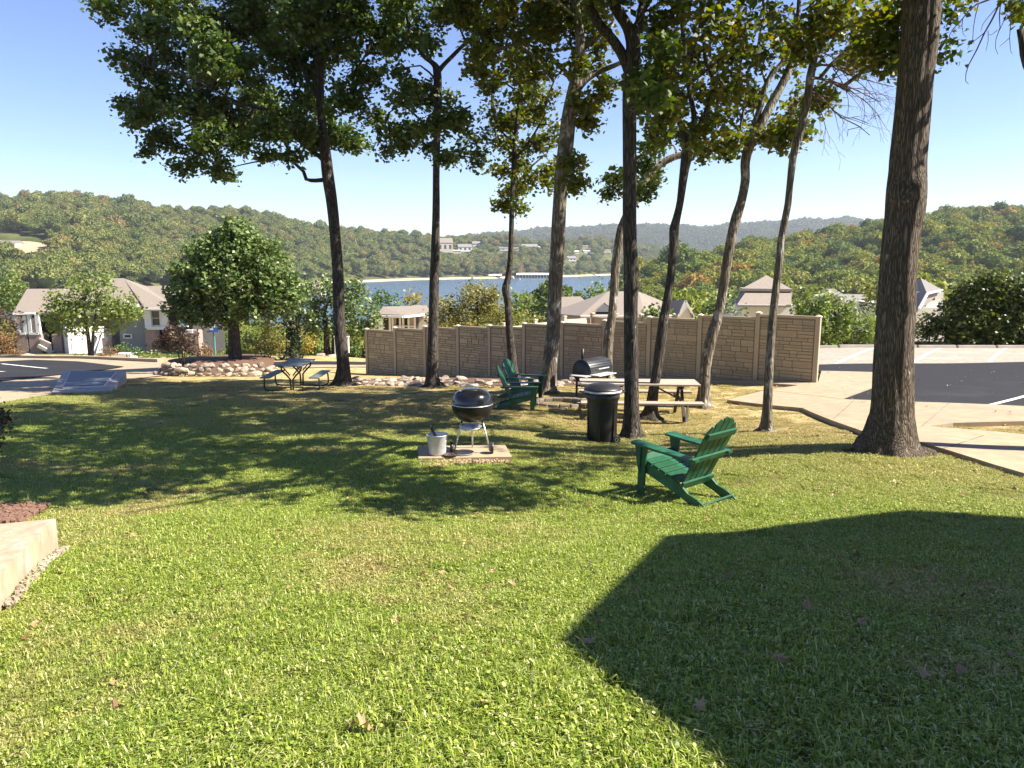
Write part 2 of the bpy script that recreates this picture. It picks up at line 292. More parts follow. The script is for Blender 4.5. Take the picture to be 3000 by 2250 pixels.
def hill_material():
    m, nt, b = newmat('forest_floor'); b.inputs['Roughness'].default_value = 1; b.inputs['Specular IOR Level'].default_value = 0.05
    g = nt.nodes.new('ShaderNodeNewGeometry'); pos = g.outputs['Position']; n = noise(nt, pos, 0.05, 5)
    r = ramp(nt, [(0.4, (0.05, 0.06, 0.02)), (0.6, (0.10, 0.10, 0.035))]); nt.links.new(n, r.inputs[0])
    sx = nt.nodes.new('ShaderNodeSeparateXYZ'); nt.links.new(pos, sx.inputs[0])
    ys = nt.nodes.new('ShaderNodeMapRange'); ys.inputs[1].default_value = 500; ys.inputs[2].default_value = 520; nt.links.new(sx.outputs[1], ys.inputs[0])
    zs = nt.nodes.new('ShaderNodeMapRange'); zs.inputs[1].default_value = -22.6; zs.inputs[2].default_value = -23.2; nt.links.new(sx.outputs[2], zs.inputs[0])
    mm = nt.nodes.new('ShaderNodeMath'); mm.operation = 'MULTIPLY'; nt.links.new(ys.outputs[0], mm.inputs[0]); nt.links.new(zs.outputs[0], mm.inputs[1])
    nt.links.new(mixc(nt, mm.outputs[0], r.outputs[0], (0.44, 0.37, 0.27)), b.inputs['Base Color'])
    return m
def blade_material():
    m, nt, b = newmat('grass_blades'); out = nt.nodes['Material Output']
    g = nt.nodes.new('ShaderNodeNewGeometry'); pos = g.outputs['Position']; isl = g.outputs['Random Per Island']
    gr = ramp(nt, [(0, (0.092, 0.152, 0.014)), (0.3, (0.215, 0.295, 0.027)), (0.65, (0.345, 0.42, 0.055)), (0.88, (0.47, 0.52, 0.12)), (1, (0.68, 0.63, 0.35))]); nt.links.new(isl, gr.inputs[0])
    dr = ramp(nt, [(0, (0.218, 0.218, 0.046)), (0.3, (0.391, 0.356, 0.103)), (0.7, (0.529, 0.425, 0.184)), (1, (0.632, 0.483, 0.253))]); nt.links.new(isl, dr.inputs[0])
    n = noise(nt, pos, 0.55, 5); n3 = noise(nt, pos, 3.0, 3)
    ad0 = nt.nodes.new('ShaderNodeMath'); ad0.operation = 'MULTIPLY_ADD'; ad0.inputs[1].default_value = 0.22; nt.links.new(n3, ad0.inputs[0]); nt.links.new(n, ad0.inputs[2])
    mr = nt.nodes.new('ShaderNodeMapRange'); mr.inputs[1].default_value = 0.63; mr.inputs[2].default_value = 0.80; mr.inputs[4].default_value = 0.8; nt.links.new(ad0.outputs[0], mr.inputs[0])
    d = nt.nodes.new('ShaderNodeVectorMath'); d.operation = 'DOT_PRODUCT'; d.inputs[1].default_value = (0.085, 0.16, 0); nt.links.new(pos, d.inputs[0])
    ad = nt.nodes.new('ShaderNodeMath'); ad.operation = 'ADD'; nt.links.new(d.outputs['Value'], ad.inputs[0]); nt.links.new(n, ad.inputs[1])
    mr2 = nt.nodes.new('ShaderNodeMapRange'); mr2.inputs[1].default_value = 2.0; mr2.inputs[2].default_value = 3.0; nt.links.new(ad.outputs[0], mr2.inputs[0])
    mx = nt.nodes.new('ShaderNodeMath'); mx.operation = 'MAXIMUM'; nt.links.new(mr.outputs[0], mx.inputs[0]); nt.links.new(mr2.outputs[0], mx.inputs[1])
    col = mixc(nt, mx.outputs[0], gr.outputs[0], dr.outputs[0])
    nt.links.new(col, b.inputs['Base Color']); b.inputs['Roughness'].default_value = 0.5
    t = nt.nodes.new('ShaderNodeBsdfTranslucent'); ms = nt.nodes.new('ShaderNodeMixShader'); ms.inputs[0].default_value = 0.35
    nt.links.new(col, t.inputs[0]); nt.links.new(b.outputs[0], ms.inputs[1]); nt.links.new(t.outputs[0], ms.inputs[2]); nt.links.new(ms.outputs[0], out.inputs[0])
    return m
M['lawn'] = ground_material(); M['hill'] = hill_material(); M['blade'] = blade_material()
def water_material():
    m, nt, b = newmat('lake_water'); b.inputs['Base Color'].default_value = (0.055, 0.095, 0.135, 1); b.inputs['Roughness'].default_value = 0.22
    v = coords(nt, 'Object', (0.35, 1, 1)); n = noise(nt, v, 0.9, 4, 0.6); bump(nt, b, n, 1.0, 0.6); return m
M['water'] = water_material()

# ------------------------------------------------------------------ object helpers
def link(o, parent=None):
    C.objects.link(o)
    if parent is not None: o.parent = parent
    return o
def tag(o, label=None, cat=None, group=None, kind=None):
    if label: o['label'] = label
    if cat: o['category'] = cat
    if group: o['group'] = group
    if kind: o['kind'] = kind
    return o
def thing(name, label, cat, loc=(0, 0, 0), rz=0, group=None, rot=None):
    o = bpy.data.objects.new(name, None); o.location = tuple(loc); o.rotation_euler = rot if rot else (0, 0, rz); o.empty_display_size = 0.2
    C.objects.link(o); return tag(o, label, cat, group)
def mesh(name, v, f, m, parent=None, smooth=False, keep=False):
    me = bpy.data.meshes.new(name)
    v = np.asarray(v, np.float32)
    if isinstance(f, np.ndarray):
        n, k = f.shape; me.vertices.add(len(v)); me.vertices.foreach_set('co', v.ravel()); me.loops.add(n * k); me.loops.foreach_set('vertex_index', f.astype(np.int32).ravel())
        me.polygons.add(n); me.polygons.foreach_set('loop_start', np.arange(0, n * k, k, dtype=np.int32)); me.update(calc_edges=True)
    else:
        me.from_pydata(v.tolist(), [], [tuple(int(i) for i in q) for q in f]); me.update()
    if smooth: me.polygons.foreach_set('use_smooth', np.ones(len(me.polygons), bool))
    me.materials.append(m if not isinstance(m, str) else M[m])
    o = bpy.data.objects.new(name, me)
    if not keep: link(o, parent)
    return o
class MB:                        # collects shapes in local space, builds one mesh object
    def __init__(s): s.v = []; s.f = []
    def add(s, v, f):
        b = len(s.v); s.v.extend([tuple(map(float, q)) for q in v]); s.f.extend([tuple(i + b for i in q) for q in f]); return s
    def box(s, c, d, rot=None, bev=0.0):
        x, y, z = d[0] / 2, d[1] / 2, d[2] / 2
        if bev <= 0:
            v = [(a * x, b * y, e * z) for e in (-1, 1) for b in (-1, 1) for a in (-1, 1)]
            f = [(0, 2, 3, 1), (4, 5, 7, 6), (0, 1, 5, 4), (2, 6, 7, 3), (0, 4, 6, 2), (1, 3, 7, 5)]
        else:
            v = []; f = []
            def cn(a, b, e, k):
                q = [a * x, b * y, e * z]
                for i in range(3):
                    if i != k: q[i] -= (a, b, e)[i] * bev
                v.append(tuple(q)); return len(v) - 1
            ix = {(a, b, e, k): cn(a, b, e, k) for a in (-1, 1) for b in (-1, 1) for e in (-1, 1) for k in range(3)}
            for k in range(3):
                for sgn in (-1, 1):
                    ar = [(-1, -1), (1, -1), (1, 1), (-1, 1)]
                    q = []
                    for p1, p2 in ar:
                        t = [0, 0, 0]; t[k] = sgn; t[(k + 1) % 3] = p1; t[(k + 2) % 3] = p2; q.append(ix[(t[0], t[1], t[2], k)])
                    f.append(tuple(q if sgn > 0 else q[::-1]))
            for k in range(3):   # edge strips
                i1, i2 = (k + 1) % 3, (k + 2) % 3
                for s1 in (-1, 1):
                    for s2 in (-1, 1):
                        q = []
                        for sk, kk in ((-1, i1), (1, i1), (1, i2), (-1, i2)):
                            t = [0, 0, 0]; t[k] = sk; t[i1] = s1; t[i2] = s2; q.append(ix[(t[0], t[1], t[2], kk)])
                        f.append(tuple(q if s1 * s2 < 0 else q[::-1]))
            for a in (-1, 1):
                for b in (-1, 1):
                    for e in (-1, 1):
                        q = [ix[(a, b, e, k)] for k in range(3)]; f.append(tuple(q if a * b * e > 0 else q[::-1]))
        if rot is not None: v = [tuple(rot @ Vector(q)) for q in v]
        v = [(q[0] + c[0], q[1] + c[1], q[2] + c[2]) for q in v]
        return s.add(v, f)
    def bar(s, a, b, wd, th, up=(0, 0, 1), bev=0.0):   # rectangular bar a -> b
        a = Vector(a); b = Vector(b); d = b - a; L = d.length; z = d.normalized(); y = Vector(up).cross(z)
        if y.length < 1e-5: y = Vector((0, 1, 0)).cross(z)
        if y.length < 1e-5: y = Vector((1, 0, 0)).cross(z)
        y.normalize(); x = y.cross(z); rot = Matrix((x, y, z)).transposed()
        return s.box((a + b) / 2, (th, wd, L), rot, bev)
    def tube(s, pts, r, n=10, cap=True):
        v, f = tube_np(pts, r, n, cap=cap); return s.add(v, f)
    def prism(s, poly, y0, y1):  # polygon in XZ extruded along Y
        n = len(poly); v = [(p[0], y0, p[1]) for p in poly] + [(p[0], y1, p[1]) for p in poly]
        f = [tuple(range(n)), tuple(range(2 * n - 1, n - 1, -1))] + [(i, i + n, (i + 1) % n + n, (i + 1) % n) for i in range(n)]
        return s.add(v, f)
    def slab(s, poly, z0, z1):   # polygon in XY extruded along Z
        n = len(poly); v = [(p[0], p[1], z0) for p in poly] + [(p[0], p[1], z1) for p in poly]
        f = [tuple(range(n - 1, -1, -1)), tuple(range(n, 2 * n))] + [(i, (i + 1) % n, (i + 1) % n + n, i + n) for i in range(n)]
        return s.add(v, f)
    def lathe(s, prof, n=32, c=(0, 0, 0), axis='z'):
        v = []; f = []
        for r_, z in prof:
            for k in range(n):
                a = 2 * math.pi * k / n; q = (r_ * math.cos(a), r_ * math.sin(a), z)
                if axis == 'x': q = (q[2], q[0], q[1])
                if axis == 'y': q = (q[0], q[2], q[1])
                v.append((q[0] + c[0], q[1] + c[1], q[2] + c[2]))
        for i in range(len(prof) - 1):
            for k in range(n):
                q = (i * n + k, i * n + (k + 1) % n, (i + 1) * n + (k + 1) % n, (i + 1) * n + k); f.append(q if axis != 'y' else q[::-1])
        return s.add(v, f)
    def build(s, name, m, parent=None, smooth=False, keep=False):
        o = mesh(name, s.v, s.f, m, parent, smooth, keep)
        return o
def tube_np(pts, r, n=10, cap=True, wob=None):
    pts = [Vector(p) for p in pts]; k = len(pts)
    r = [r] * k if not hasattr(r, '__len__') else r
    v = []; f = []; ref = None
    for i, p in enumerate(pts):
        t = (pts[min(i + 1, k - 1)] - pts[max(i - 1, 0)]).normalized()
        if ref is None:
            ref = Vector((1, 0, 0)) if abs(t.x) < 0.8 else Vector((0, 1, 0))
        x = (ref - t * ref.dot(t)).normalized(); ref = x; y = t.cross(x)
        for j in range(n):
            a = 2 * math.pi * j / n; rr = r[i] * (wob(i, a, p) if wob else 1)
            v.append(tuple(p + x * (rr * math.cos(a)) + y * (rr * math.sin(a))))
    for i in range(k - 1):
        for j in range(n): f.append((i * n + j, i * n + (j + 1) % n, (i + 1) * n + (j + 1) % n, (i + 1) * n + j))
    if cap: f.append(tuple(range(n - 1, -1, -1))); f.append(tuple(range((k - 1) * n, k * n)))
    return v, f
def smooth_poly(pts, step):      # Catmull-Rom resample of rows (x, y, z, r)
    pts = np.asarray(pts, float); out = []
    q = np.vstack([2 * pts[0] - pts[1], pts, 2 * pts[-1] - pts[-2]])
    for i in range(1, len(q) - 2):
        L = np.linalg.norm(q[i + 1, :3] - q[i, :3]); n = max(1, int(L / step))
        for t in np.arange(n) / n:
            out.append(0.5 * ((2 * q[i]) + (-q[i - 1] + q[i + 1]) * t + (2 * q[i - 1] - 5 * q[i] + 4 * q[i + 1] - q[i + 2]) * t * t + (-q[i - 1] + 3 * q[i] - 3 * q[i + 1] + q[i + 2]) * t ** 3))
    out.append(q[-2]); return np.array(out)

# ------------------------------------------------------------------ leaves
def leaf_quads(cent, size, up=0.35, droop=0.0, asp=0.62, jit=0.35):
    n = len(cent); a = rng.normal(size=(n, 3)); a[:, 2] = a[:, 2] * 0.6 - droop; a /= np.linalg.norm(a, axis=1)[:, None]
    nrm = rng.normal(size=(n, 3)); nrm[:, 2] += up * 3; b = np.cross(nrm, a); b /= np.linalg.norm(b, axis=1)[:, None] + 1e-9
    nn = np.cross(a, b); s = size * rng.uniform(1 - jit, 1 + jit, (n, 1))
    base = cent - a * s * 0.5; tip = cent + a * s * 0.5
    l = cent - b * s * asp * 0.5 + nn * s * 0.10 + a * s * 0.05; r = cent + b * s * asp * 0.5 + nn * s * 0.10 + a * s * 0.05
    v = np.stack([base, l, tip, r], 1).reshape(-1, 3); f = np.arange(n * 4).reshape(-1, 4)
    return v, f
def clumped(centres, radii, per, sig):   # leaf positions: ragged clumps inside each blob
    out = []
    for c, r in zip(centres, radii):
        nc = max(1, int(per * 1)); d = rng.normal(size=(nc, 3)); d /= np.linalg.norm(d, axis=1)[:, None]
        out.append(np.asarray(c) + d * np.asarray(r) * (rng.uniform(0.15, 1, (nc, 1)) ** 0.5))
    cc = np.vstack(out); return cc
def crown_from_clumps(cc, n_per, sig, size, m, parent, name='crown', **kw):
    k = rng.poisson(n_per, len(cc)) + 3; idx = np.repeat(np.arange(len(cc)), k)
    off = rng.normal(size=(len(idx), 3)) * np.array([sig, sig, sig * 0.75])
    v, f = leaf_quads(cc[idx] + off, size, **kw)
    return mesh(name, v, f, m, parent)

# ------------------------------------------------------------------ ground sheets
def ground_sheet():
    O = 11.0; us = np.concatenate([np.linspace(-2.4, -1.0, 26)[:-1], np.linspace(-1.0, 1.0, 281), np.linspace(1.0, 2.4, 26)[1:]])
    vs_ = [5.0]
    while vs_[-1] < 30: vs_.append(vs_[-1] * 1.011)
    while vs_[-1] < 9000: vs_.append(vs_[-1] * 1.018)
    vs_ = np.array(vs_); V, U = np.meshgrid(vs_, us, indexing='ij'); X = U * V; Y = V - O
    Z = np.zeros_like(X)
    for i in range(len(vs_)): Z[i] = h(X[i], Y[i])
    co = np.stack([X, Y, Z], -1).reshape(-1, 3); nu = len(us); nv = len(vs_)
    i, j = np.meshgrid(np.arange(nv - 1), np.arange(nu - 1), indexing='ij'); a = (i * nu + j).ravel()
    f = np.stack([a, a + 1, a + 1 + nu, a + nu], 1); row = a // nu
    cut = np.argmax(vs_ - O > 62)
    for nm, sel, mt in (('lawn', row < cut, 'lawn'), ('hills', row >= cut, 'hill')):
        ff = f[sel]; u, inv = np.unique(ff, return_inverse=True); tag(mesh(nm, co[u], inv.reshape(-1, 4), mt, smooth=True), kind='structure')
ground_sheet()
tag(mesh('lake', [(-1500, 150, LAKE), (1500, 150, LAKE), (1500, 3500, LAKE), (-1500, 3500, LAKE)], [(0, 1, 2, 3)], 'water'), kind='structure')

HARD = []                        # ground polygons without grass
def poly_pts(pp): return [G(*p)[:2] if len(p) == 2 else np.array(p[1:3]) for p in pp]
def inside(poly, X, Y):
    c = np.zeros(np.shape(X), bool); n = len(poly)
    for i in range(n):
        x1, y1 = poly[i]; x2, y2 = poly[(i + 1) % n]
        t = ((y1 > Y) != (y2 > Y)) & (X < (x2 - x1) * (Y - y1) / ((y2 - y1) or 1e-9) + x1); c ^= t
    return c
def drape(name, poly, m, off=0.03, step=0.45, side=0.0, hard=True, fn=None, parent=None):
    poly = [np.asarray(p, float) for p in poly]; bd = []
    for i in range(len(poly)):
        a, b = poly[i], poly[(i + 1) % len(poly)]; n = max(1, int(np.linalg.norm(b - a) / step))
        bd += [a + (b - a) * k / n for k in range(n)]
    bd = np.array(bd); mn, mx = bd.min(0), bd.max(0)
    gx, gy = np.meshgrid(np.arange(mn[0], mx[0], step), np.arange(mn[1], mx[1], step)); gx = gx.ravel(); gy = gy.ravel()
    k = inside([tuple(p) for p in bd], gx, gy); gi = np.stack([gx[k], gy[k]], 1)
    allp = [Vector(p) for p in np.vstack([bd, gi])]; nb = len(bd)
    vo, eo, fo, *_ = mgeo.delaunay_2d_cdt(allp, [(i, (i + 1) % nb) for i in range(nb)], [list(range(nb))], 1, 1e-5)
    xy = np.array([(p.x, p.y) for p in vo]); z = h(xy[:, 0], xy[:, 1]) + off
    if fn is not None: z = z + fn(xy[:, 0], xy[:, 1])
    v = np.c_[xy, z].tolist(); f = [tuple(q) for q in fo]
    if side > 0:
        zb = h(bd[:, 0], bd[:, 1]); b0 = len(v)
        zt = zb + off + (fn(bd[:, 0], bd[:, 1]) if fn is not None else 0)
        v += np.c_[bd, zt].tolist() + np.c_[bd, zb + off - side].tolist()
        f += [(b0 + i, b0 + (i + 1) % nb, b0 + nb + (i + 1) % nb, b0 + nb + i) for i in range(nb)]
    o = mesh(name, v, f, m, parent); bm = bmesh.new(); bm.from_mesh(o.data)
    for q in bm.faces:
        if abs(q.normal.z) > 0.5 and q.normal.z < 0: q.normal_flip()
    bm.to_mesh(o.data); bm.free()
    if hard: HARD.append([tuple(p) for p in poly])
    return o
def line_strip(name, a, b, wd, m='white_paint', off=0.05):
    a = np.asarray(a[:2]); b = np.asarray(b[:2]); d = (b - a) / np.linalg.norm(b - a); n = np.array([-d[1], d[0]]) * wd / 2
    return tag(drape(name, [a - n, b - n, b + n, a + n], m, off, 0.5, hard=False), kind='structure')

# right: parking lot, concrete walks
fr = FPOS[-1]
lot = poly_pts([(2320, 1077), (2406, 1094), (2560, 1098), (2562, 1140), (2458, 1179), (2690, 1188), (3000, 1201)]) + [np.array(q) for q in ((32, 13.2), (34, 24.2), (9.3, 24.2))]
tag(drape('asphalt_lot', lot, 'asphalt', 0.045, side=0.05), kind='structure')
row = [np.array(q) for q in ((8.2, 24.2), (34, 24.2), (34, 29.3), (7.5, 29.3))]
tag(drape('parking_row', row, 'gravel_lot', 0.04), kind='structure')
walk = poly_pts([(1560, 1103), (1650, 1107), (1900, 1110), (2200, 1119), (2397, 1127), (2406, 1094), (2560, 1098), (2562, 1140), (2458, 1179), (2690, 1188), (3000, 1201)]) + [np.array((25, 12.8))] + \
    poly_pts([(3000, 1247), (2792, 1252), (2720, 1262), (3000, 1286)]) + [np.array((13, 9.5)), np.array((13, 7.0))] + poly_pts([(3000, 1404), (2700, 1312), (2530, 1278), (2440, 1245), (2350, 1206), (2130, 1181), (2250, 1150), (2340, 1137), (2200, 1127), (1900, 1118), (1640, 1112), (1560, 1106)])
tag(drape('concrete_walk', walk, 'concrete', 0.08, 0.35, side=0.2), kind='structure')
for a, b in (((2500, 1185), (2440, 1240)), ((2250, 1152), (2480, 1180)), ((2780, 1192), (2700, 1262)), ((2880, 1290), (2760, 1330))):
    line_strip('walk_joint', G(*a), G(*b), 0.02, 'rock_dark', 0.084)
for k in range(9):
    x0 = 7.9 + k * 2.45; line_strip('parking_line', (x0, 24.35), (x0 + 3.3, 28.7), 0.12, off=0.046)
line_strip('parking_line', G(2880, 1199), G(3060, 1150), 0.12, off=0.055)
kerb = MB()
# left: drive and asphalt
drive = [np.array(q) for q in ((-40, 17.5), (-40, 46))] + poly_pts([(0, 1049), (300, 1051), (480, 1062), (700, 1050), (830, 1062), (1072, 1062), (1072, 1076), (860, 1080), (690, 1072)]) + poly_pts([(560, 1085), (470, 1103), (370, 1116), (280, 1130), (140, 1160), (0, 1184)])
tag(drape('concrete_drive', drive, 'concrete', 0.03, 0.6), kind='structure')
la = [np.array(q) for q in ((-38, 22), (-38, 40))] + poly_pts([(0, 1062), (100, 1057), (230, 1062), (365, 1077), (270, 1092), (130, 1106), (0, 1121)])
tag(drape('asphalt_lot', la, 'asphalt', 0.06, 0.6), kind='structure')
line_strip('parking_line', G(5, 1070), G(138, 1084), 0.16, off=0.075)
line_strip('parking_line', G(-60, 1090), G(12, 1094), 0.16, off=0.075)
road2 = poly_pts([(760, 1066), (1072, 1064), (1072, 1071), (760, 1074)])
tag(drape('asphalt_road', road2, 'asphalt', 0.06, 0.6), kind='structure')

# ------------------------------------------------------------------ foreground trees
def trace(rows, Y, dy=None):     # rows (px, py, width_px[, dY]) -> (x, y, z, r)
    out = []
    for q in rows:
        yy = Y + (q[3] if len(q) > 3 else 0); p = P(q[0], q[1], yy); out.append((p[0], p[1], p[2], q[2] / F * depth(q[1], yy) / 2))
    return out
def bark_wob(seed, amp, flare=0.0, lobes=5, zb=0.0):
    ph = rng.uniform(0, 6, 12)
    def fn(i, a, p):
        q = 1 + amp * (0.5 * math.sin(9 * a + ph[0] + 1.5 * math.sin(p.z * 1.3 + ph[5])) + 0.5 * math.sin(14 * a + ph[1] + 2 * math.sin(p.z * 0.9)) + 0.5 * math.sin(3 * a + ph[2] + p.z * 2.1) * math.sin(p.z * 3.7 + ph[3]))
        if seed == 10:   # big healed branch scar facing the lawn
            zk = p.z - ZK
            q += .17 * math.exp(-(zk / .11) ** 2) * (math.exp(-((a - 3.62) / .42) ** 2) + 1.1 * math.exp(-((a - 4.85) / .42) ** 2)) + .15 * math.exp(-((zk + .13) / .06) ** 2) * math.exp(-((a - 4.25) / .6) ** 2) - .16 * math.exp(-((zk + .02) / .07) ** 2) * math.exp(-((a - 4.25) / .22) ** 2)
        if flare: q += flare * math.exp(-(p.z - zb) / 0.22) * max(0, math.sin(lobes * a + ph[4])) ** 1.5
        return q
    return fn
TREES = {}
ZK = float(P(2650, 552, 10.8)[2] - P(2600, 1326, 10.8)[2])
def make_tree(key, label, Y, rows, branches, blobs, m_bark='bark', m_leaf='oak', n_leaf=None, leaf=0.14, top=None, dens=1.0, sides=20, flare=0.5, cat='tree', zspread=1.2):
    tr = trace(rows, Y); base = tr[0]
    o = thing('oak_tree', label, cat, base[:3]); bx, by, bz = base[:3]
    loc = lambda pts: [(p[0] - bx, p[1] - by, p[2] - bz, p[3]) for p in pts]
    if top: tr = tr + list(top)
    under = (tr[0][0], tr[0][1], tr[0][2] - 0.35, tr[0][3] * 1.15)
    T = smooth_poly(loc([under] + tr), 0.045 if key == 10 else 0.09)
    v, f = tube_np(T[:, :3], T[:, 3].tolist(), sides, wob=bark_wob(key, 0.035, flare, 5, 0.0)); mesh('trunk', v, f, m_bark, o, True)
    limb_pts = [np.array(T[:, :3])]
    for bq in branches:
        B = smooth_poly(loc(trace(bq, Y)), 0.12); v, f = tube_np(B[:, :3], B[:, 3].tolist(), 10, wob=bark_wob(1, 0.03)); mesh('limb', v, f, m_bark, o, True); limb_pts.append(B[:, :3])
    TREES[key] = dict(o=o, base=np.array((bx, by, bz)), limbs=limb_pts, bark=m_bark, leaf=m_leaf, top=T[-1])
    if blobs:
        cc = []; cen = []
        for q in blobs:
            cx, cy, rx, ry = q[:4]; dd = (q[4] if len(q) > 4 else rng.normal() * zspread)
            yy = Y + dd; c = P(cx, cy, yy); s = depth(cy, yy) / F; rx, ry = rx * s, ry * s; rz = (rx + ry) / 2 * 1.1
            nc = max(4, int(dens * 62 * rx * ry)); d = rng.normal(size=(nc, 3)); d /= np.linalg.norm(d, axis=1)[:, None]
            cc.append(c + d * np.array([rx, rz, ry]) * (rng.uniform(0.02, 1, (nc, 1)) ** 0.45)); cen.append((c, rx, ry))
        cc = np.vstack(cc) - base[:3]
        TREES[key]['cc'] = cc
        twigs(o, cc, [np.array(c) - base[:3] for c, _, _ in cen], limb_pts, m_bark)
        crown_from_clumps(cc, 50, 0.145, leaf * .95, m_leaf, o, up=0.25, asp=0.72)
    return o
def twigs(o, cc, cens, limbs, m_bark, r0=0.035, frac=0.12):
    L = np.vstack(limbs); mb = MB(); hubs = []
    for c in cens:
        lo = L[L[:, 2] > c[2] - 1.2] if np.any(L[:, 2] > c[2] - 1.2) else L
        a = lo[np.argmin(np.linalg.norm(lo - c, axis=1) + 0.15 * np.abs(lo[:, 2] - c[2]))]
        mid = (a + c) / 2 + rng.normal(size=3) * 0.12 * np.linalg.norm(c - a) * 0.6; mid[2] += 0.16 * np.linalg.norm(c - a)
        s = smooth_poly([(*a, r0), (*mid, r0 * 0.6), (*c, r0 * 0.3)], 0.3); mb.tube(s[:, :3], s[:, 3].tolist(), 5, False); hubs.append(s[:, :3])
    Hb = np.vstack(hubs)
    for k in rng.choice(len(cc), int(len(cc) * frac), replace=False):
        c = cc[k]; j = np.argmin(np.linalg.norm(Hb - c, axis=1)); a = Hb[j]
        mid = (a + c) / 2 + rng.normal(size=3) * 0.08; mb.tube([a, mid, c], [0.012, 0.008, 0.004], 3, False)
    if mb.v: tag(mb.build('twigs', m_bark, o), kind='stuff')

make_tree(1, 'dark oak tree on the left with wide leafy crown, behind the metal picnic table', 22.3,
    [(1003, 1131, 74), (1003, 1118, 52), (1005, 1090, 42), (1005, 1062, 37), (995, 953, 34), (990, 808, 33), (983, 700, 31), (973, 597, 32), (962, 527, 34), (954, 457, 32), (942, 348, 25), (936, 199, 23), (938, 60, 20), (945, -120, 18), (930, -400, 10)],
    [[(948, 527, 13), (925, 529, 12), (897, 525, 11), (889, 502, 10), (862, 477, 9), (847, 443, 8), (827, 405, 7)], [(950, 470, 18), (936, 458, 14, .2), (900, 432, 10, .5), (850, 395, 8, .8), (760, 370, 6, 1)],
     [(940, 300, 16), (905, 240, 12), (866, 150, 10), (836, 80, 9), (800, -40, 7)], [(940, 330, 14), (1000, 260, 10, -.5), (1060, 180, 7, -1), (1090, 120, 5, -1)], [(938, 380, 12), (820, 330, 9, -1), (700, 300, 8, -1.5), (560, 230, 6, -2), (420, 190, 4, -2)],
     [(944, 430, 12), (860, 400, 9, 1), (740, 360, 7, 1.4), (620, 360, 5, 1.6)]],
    [(320, 35, 35, 30), (300, 20, 25, 20), (420, 80, 60, 45), (390, 15, 70, 35), (470, 110, 38, 25), (355, 170, 32, 20), (395, 175, 40, 28), (440, 225, 50, 50), (520, 180, 60, 55), (375, 320, 32, 30), (410, 340, 40, 35), (460, 320, 50, 45), (500, 400, 65, 40), (445, 443, 28, 16), (400, 355, 20, 20),
     (530, 485, 28, 22), (570, 490, 30, 25), (580, 430, 55, 32), (640, 500, 18, 25), (665, 520, 18, 22), (655, 478, 25, 14), (640, 410, 75, 42), (720, 430, 55, 30), (790, 452, 22, 14), (862, 455, 22, 16), (560, 80, 85, 75), (650, 150, 95, 85), (600, 270, 85, 75), (760, 60, 100, 75), (750, 290, 75, 65),
     (700, 350, 85, 55), (850, 370, 80, 55), (905, 220, 60, 75), (960, 120, 85, 80), (1020, 60, 95, 75), (1000, 400, 75, 42), (1050, 430, 40, 25), (1010, 300, 60, 55), (1080, 230, 55, 50), (1090, 335, 38, 28), (880, 60, 85, 60), (1120, 130, 50, 50), (900, 400, 70, 40),
     (575, 70, 50, 34, -3.0), (620, 130, 50, 40, -3.2), (600, 190, 48, 34, -3.1), (665, 190, 34, 26, -3.3), (430, 75, 40, 22, -2.4), (700, 200, 90, 70), (820, 130, 90, 70), (560, 340, 70, 50), (880, 320, 90, 60), (930, 30, 80, 50), (700, 30, 90, 50), (500, 290, 60, 50), (780, 380, 60, 40), (480, -60, 120, 70), (650, -80, 130, 80), (850, -100, 150, 90), (1050, -100, 140, 90), (700, -260, 200, 110), (950, -280, 200, 120)], n_leaf=1, dens=1.0)
make_tree(2, 'slim straight dark tree forking high, second trunk from the left', 21.3,
    [(1270, 1137, 62), (1270, 1125, 46), (1267, 1106, 37), (1269, 962, 29), (1272, 817, 28), (1275, 745, 26), (1278, 600, 22), (1278, 506, 20), (1281, 337, 22), (1281, 215, 24), (1268, 185, 15), (1242, 165, 13), (1222, 130, 12), (1195, 60, 11), (1185, -60, 9), (1190, -250, 7)],
    [[(1282, 212, 16), (1298, 192, 13), (1325, 165, 12), (1355, 135, 11), (1390, 105, 9), (1430, 60, 7), (1480, -60, 6)], [(1278, 400, 10), (1230, 350, 7, .4), (1180, 310, 5, .6), (1140, 330, 4, .6)], [(1280, 380, 9), (1330, 340, 6, -.4), (1380, 310, 5, -.6)]],
    [(1130, 60, 60, 60), (1170, 130, 45, 40), (1400, 60, 50, 50), (1270, 290, 70, 50), (1220, 250, 42, 40), (1180, 300, 40, 35), (1140, 390, 28, 24), (1135, 440, 18, 16), (1205, 380, 52, 42), (1290, 370, 72, 42), (1350, 340, 50, 42), (1400, 400, 35, 28), (1325, 455, 50, 24), (1395, 462, 30, 20), (1240, 428, 40, 20), (1175, 420, 25, 16), (1300, 470, 16, 14),
     (1220, 90, 50, 50), (1190, 25, 70, 40), (1155, 210, 35, 25), (1300, 30, 75, 45), (1265, 120, 22, 22), (1200, -80, 120, 60), (1330, -90, 120, 60), (1250, -220, 150, 80)], dens=0.85)
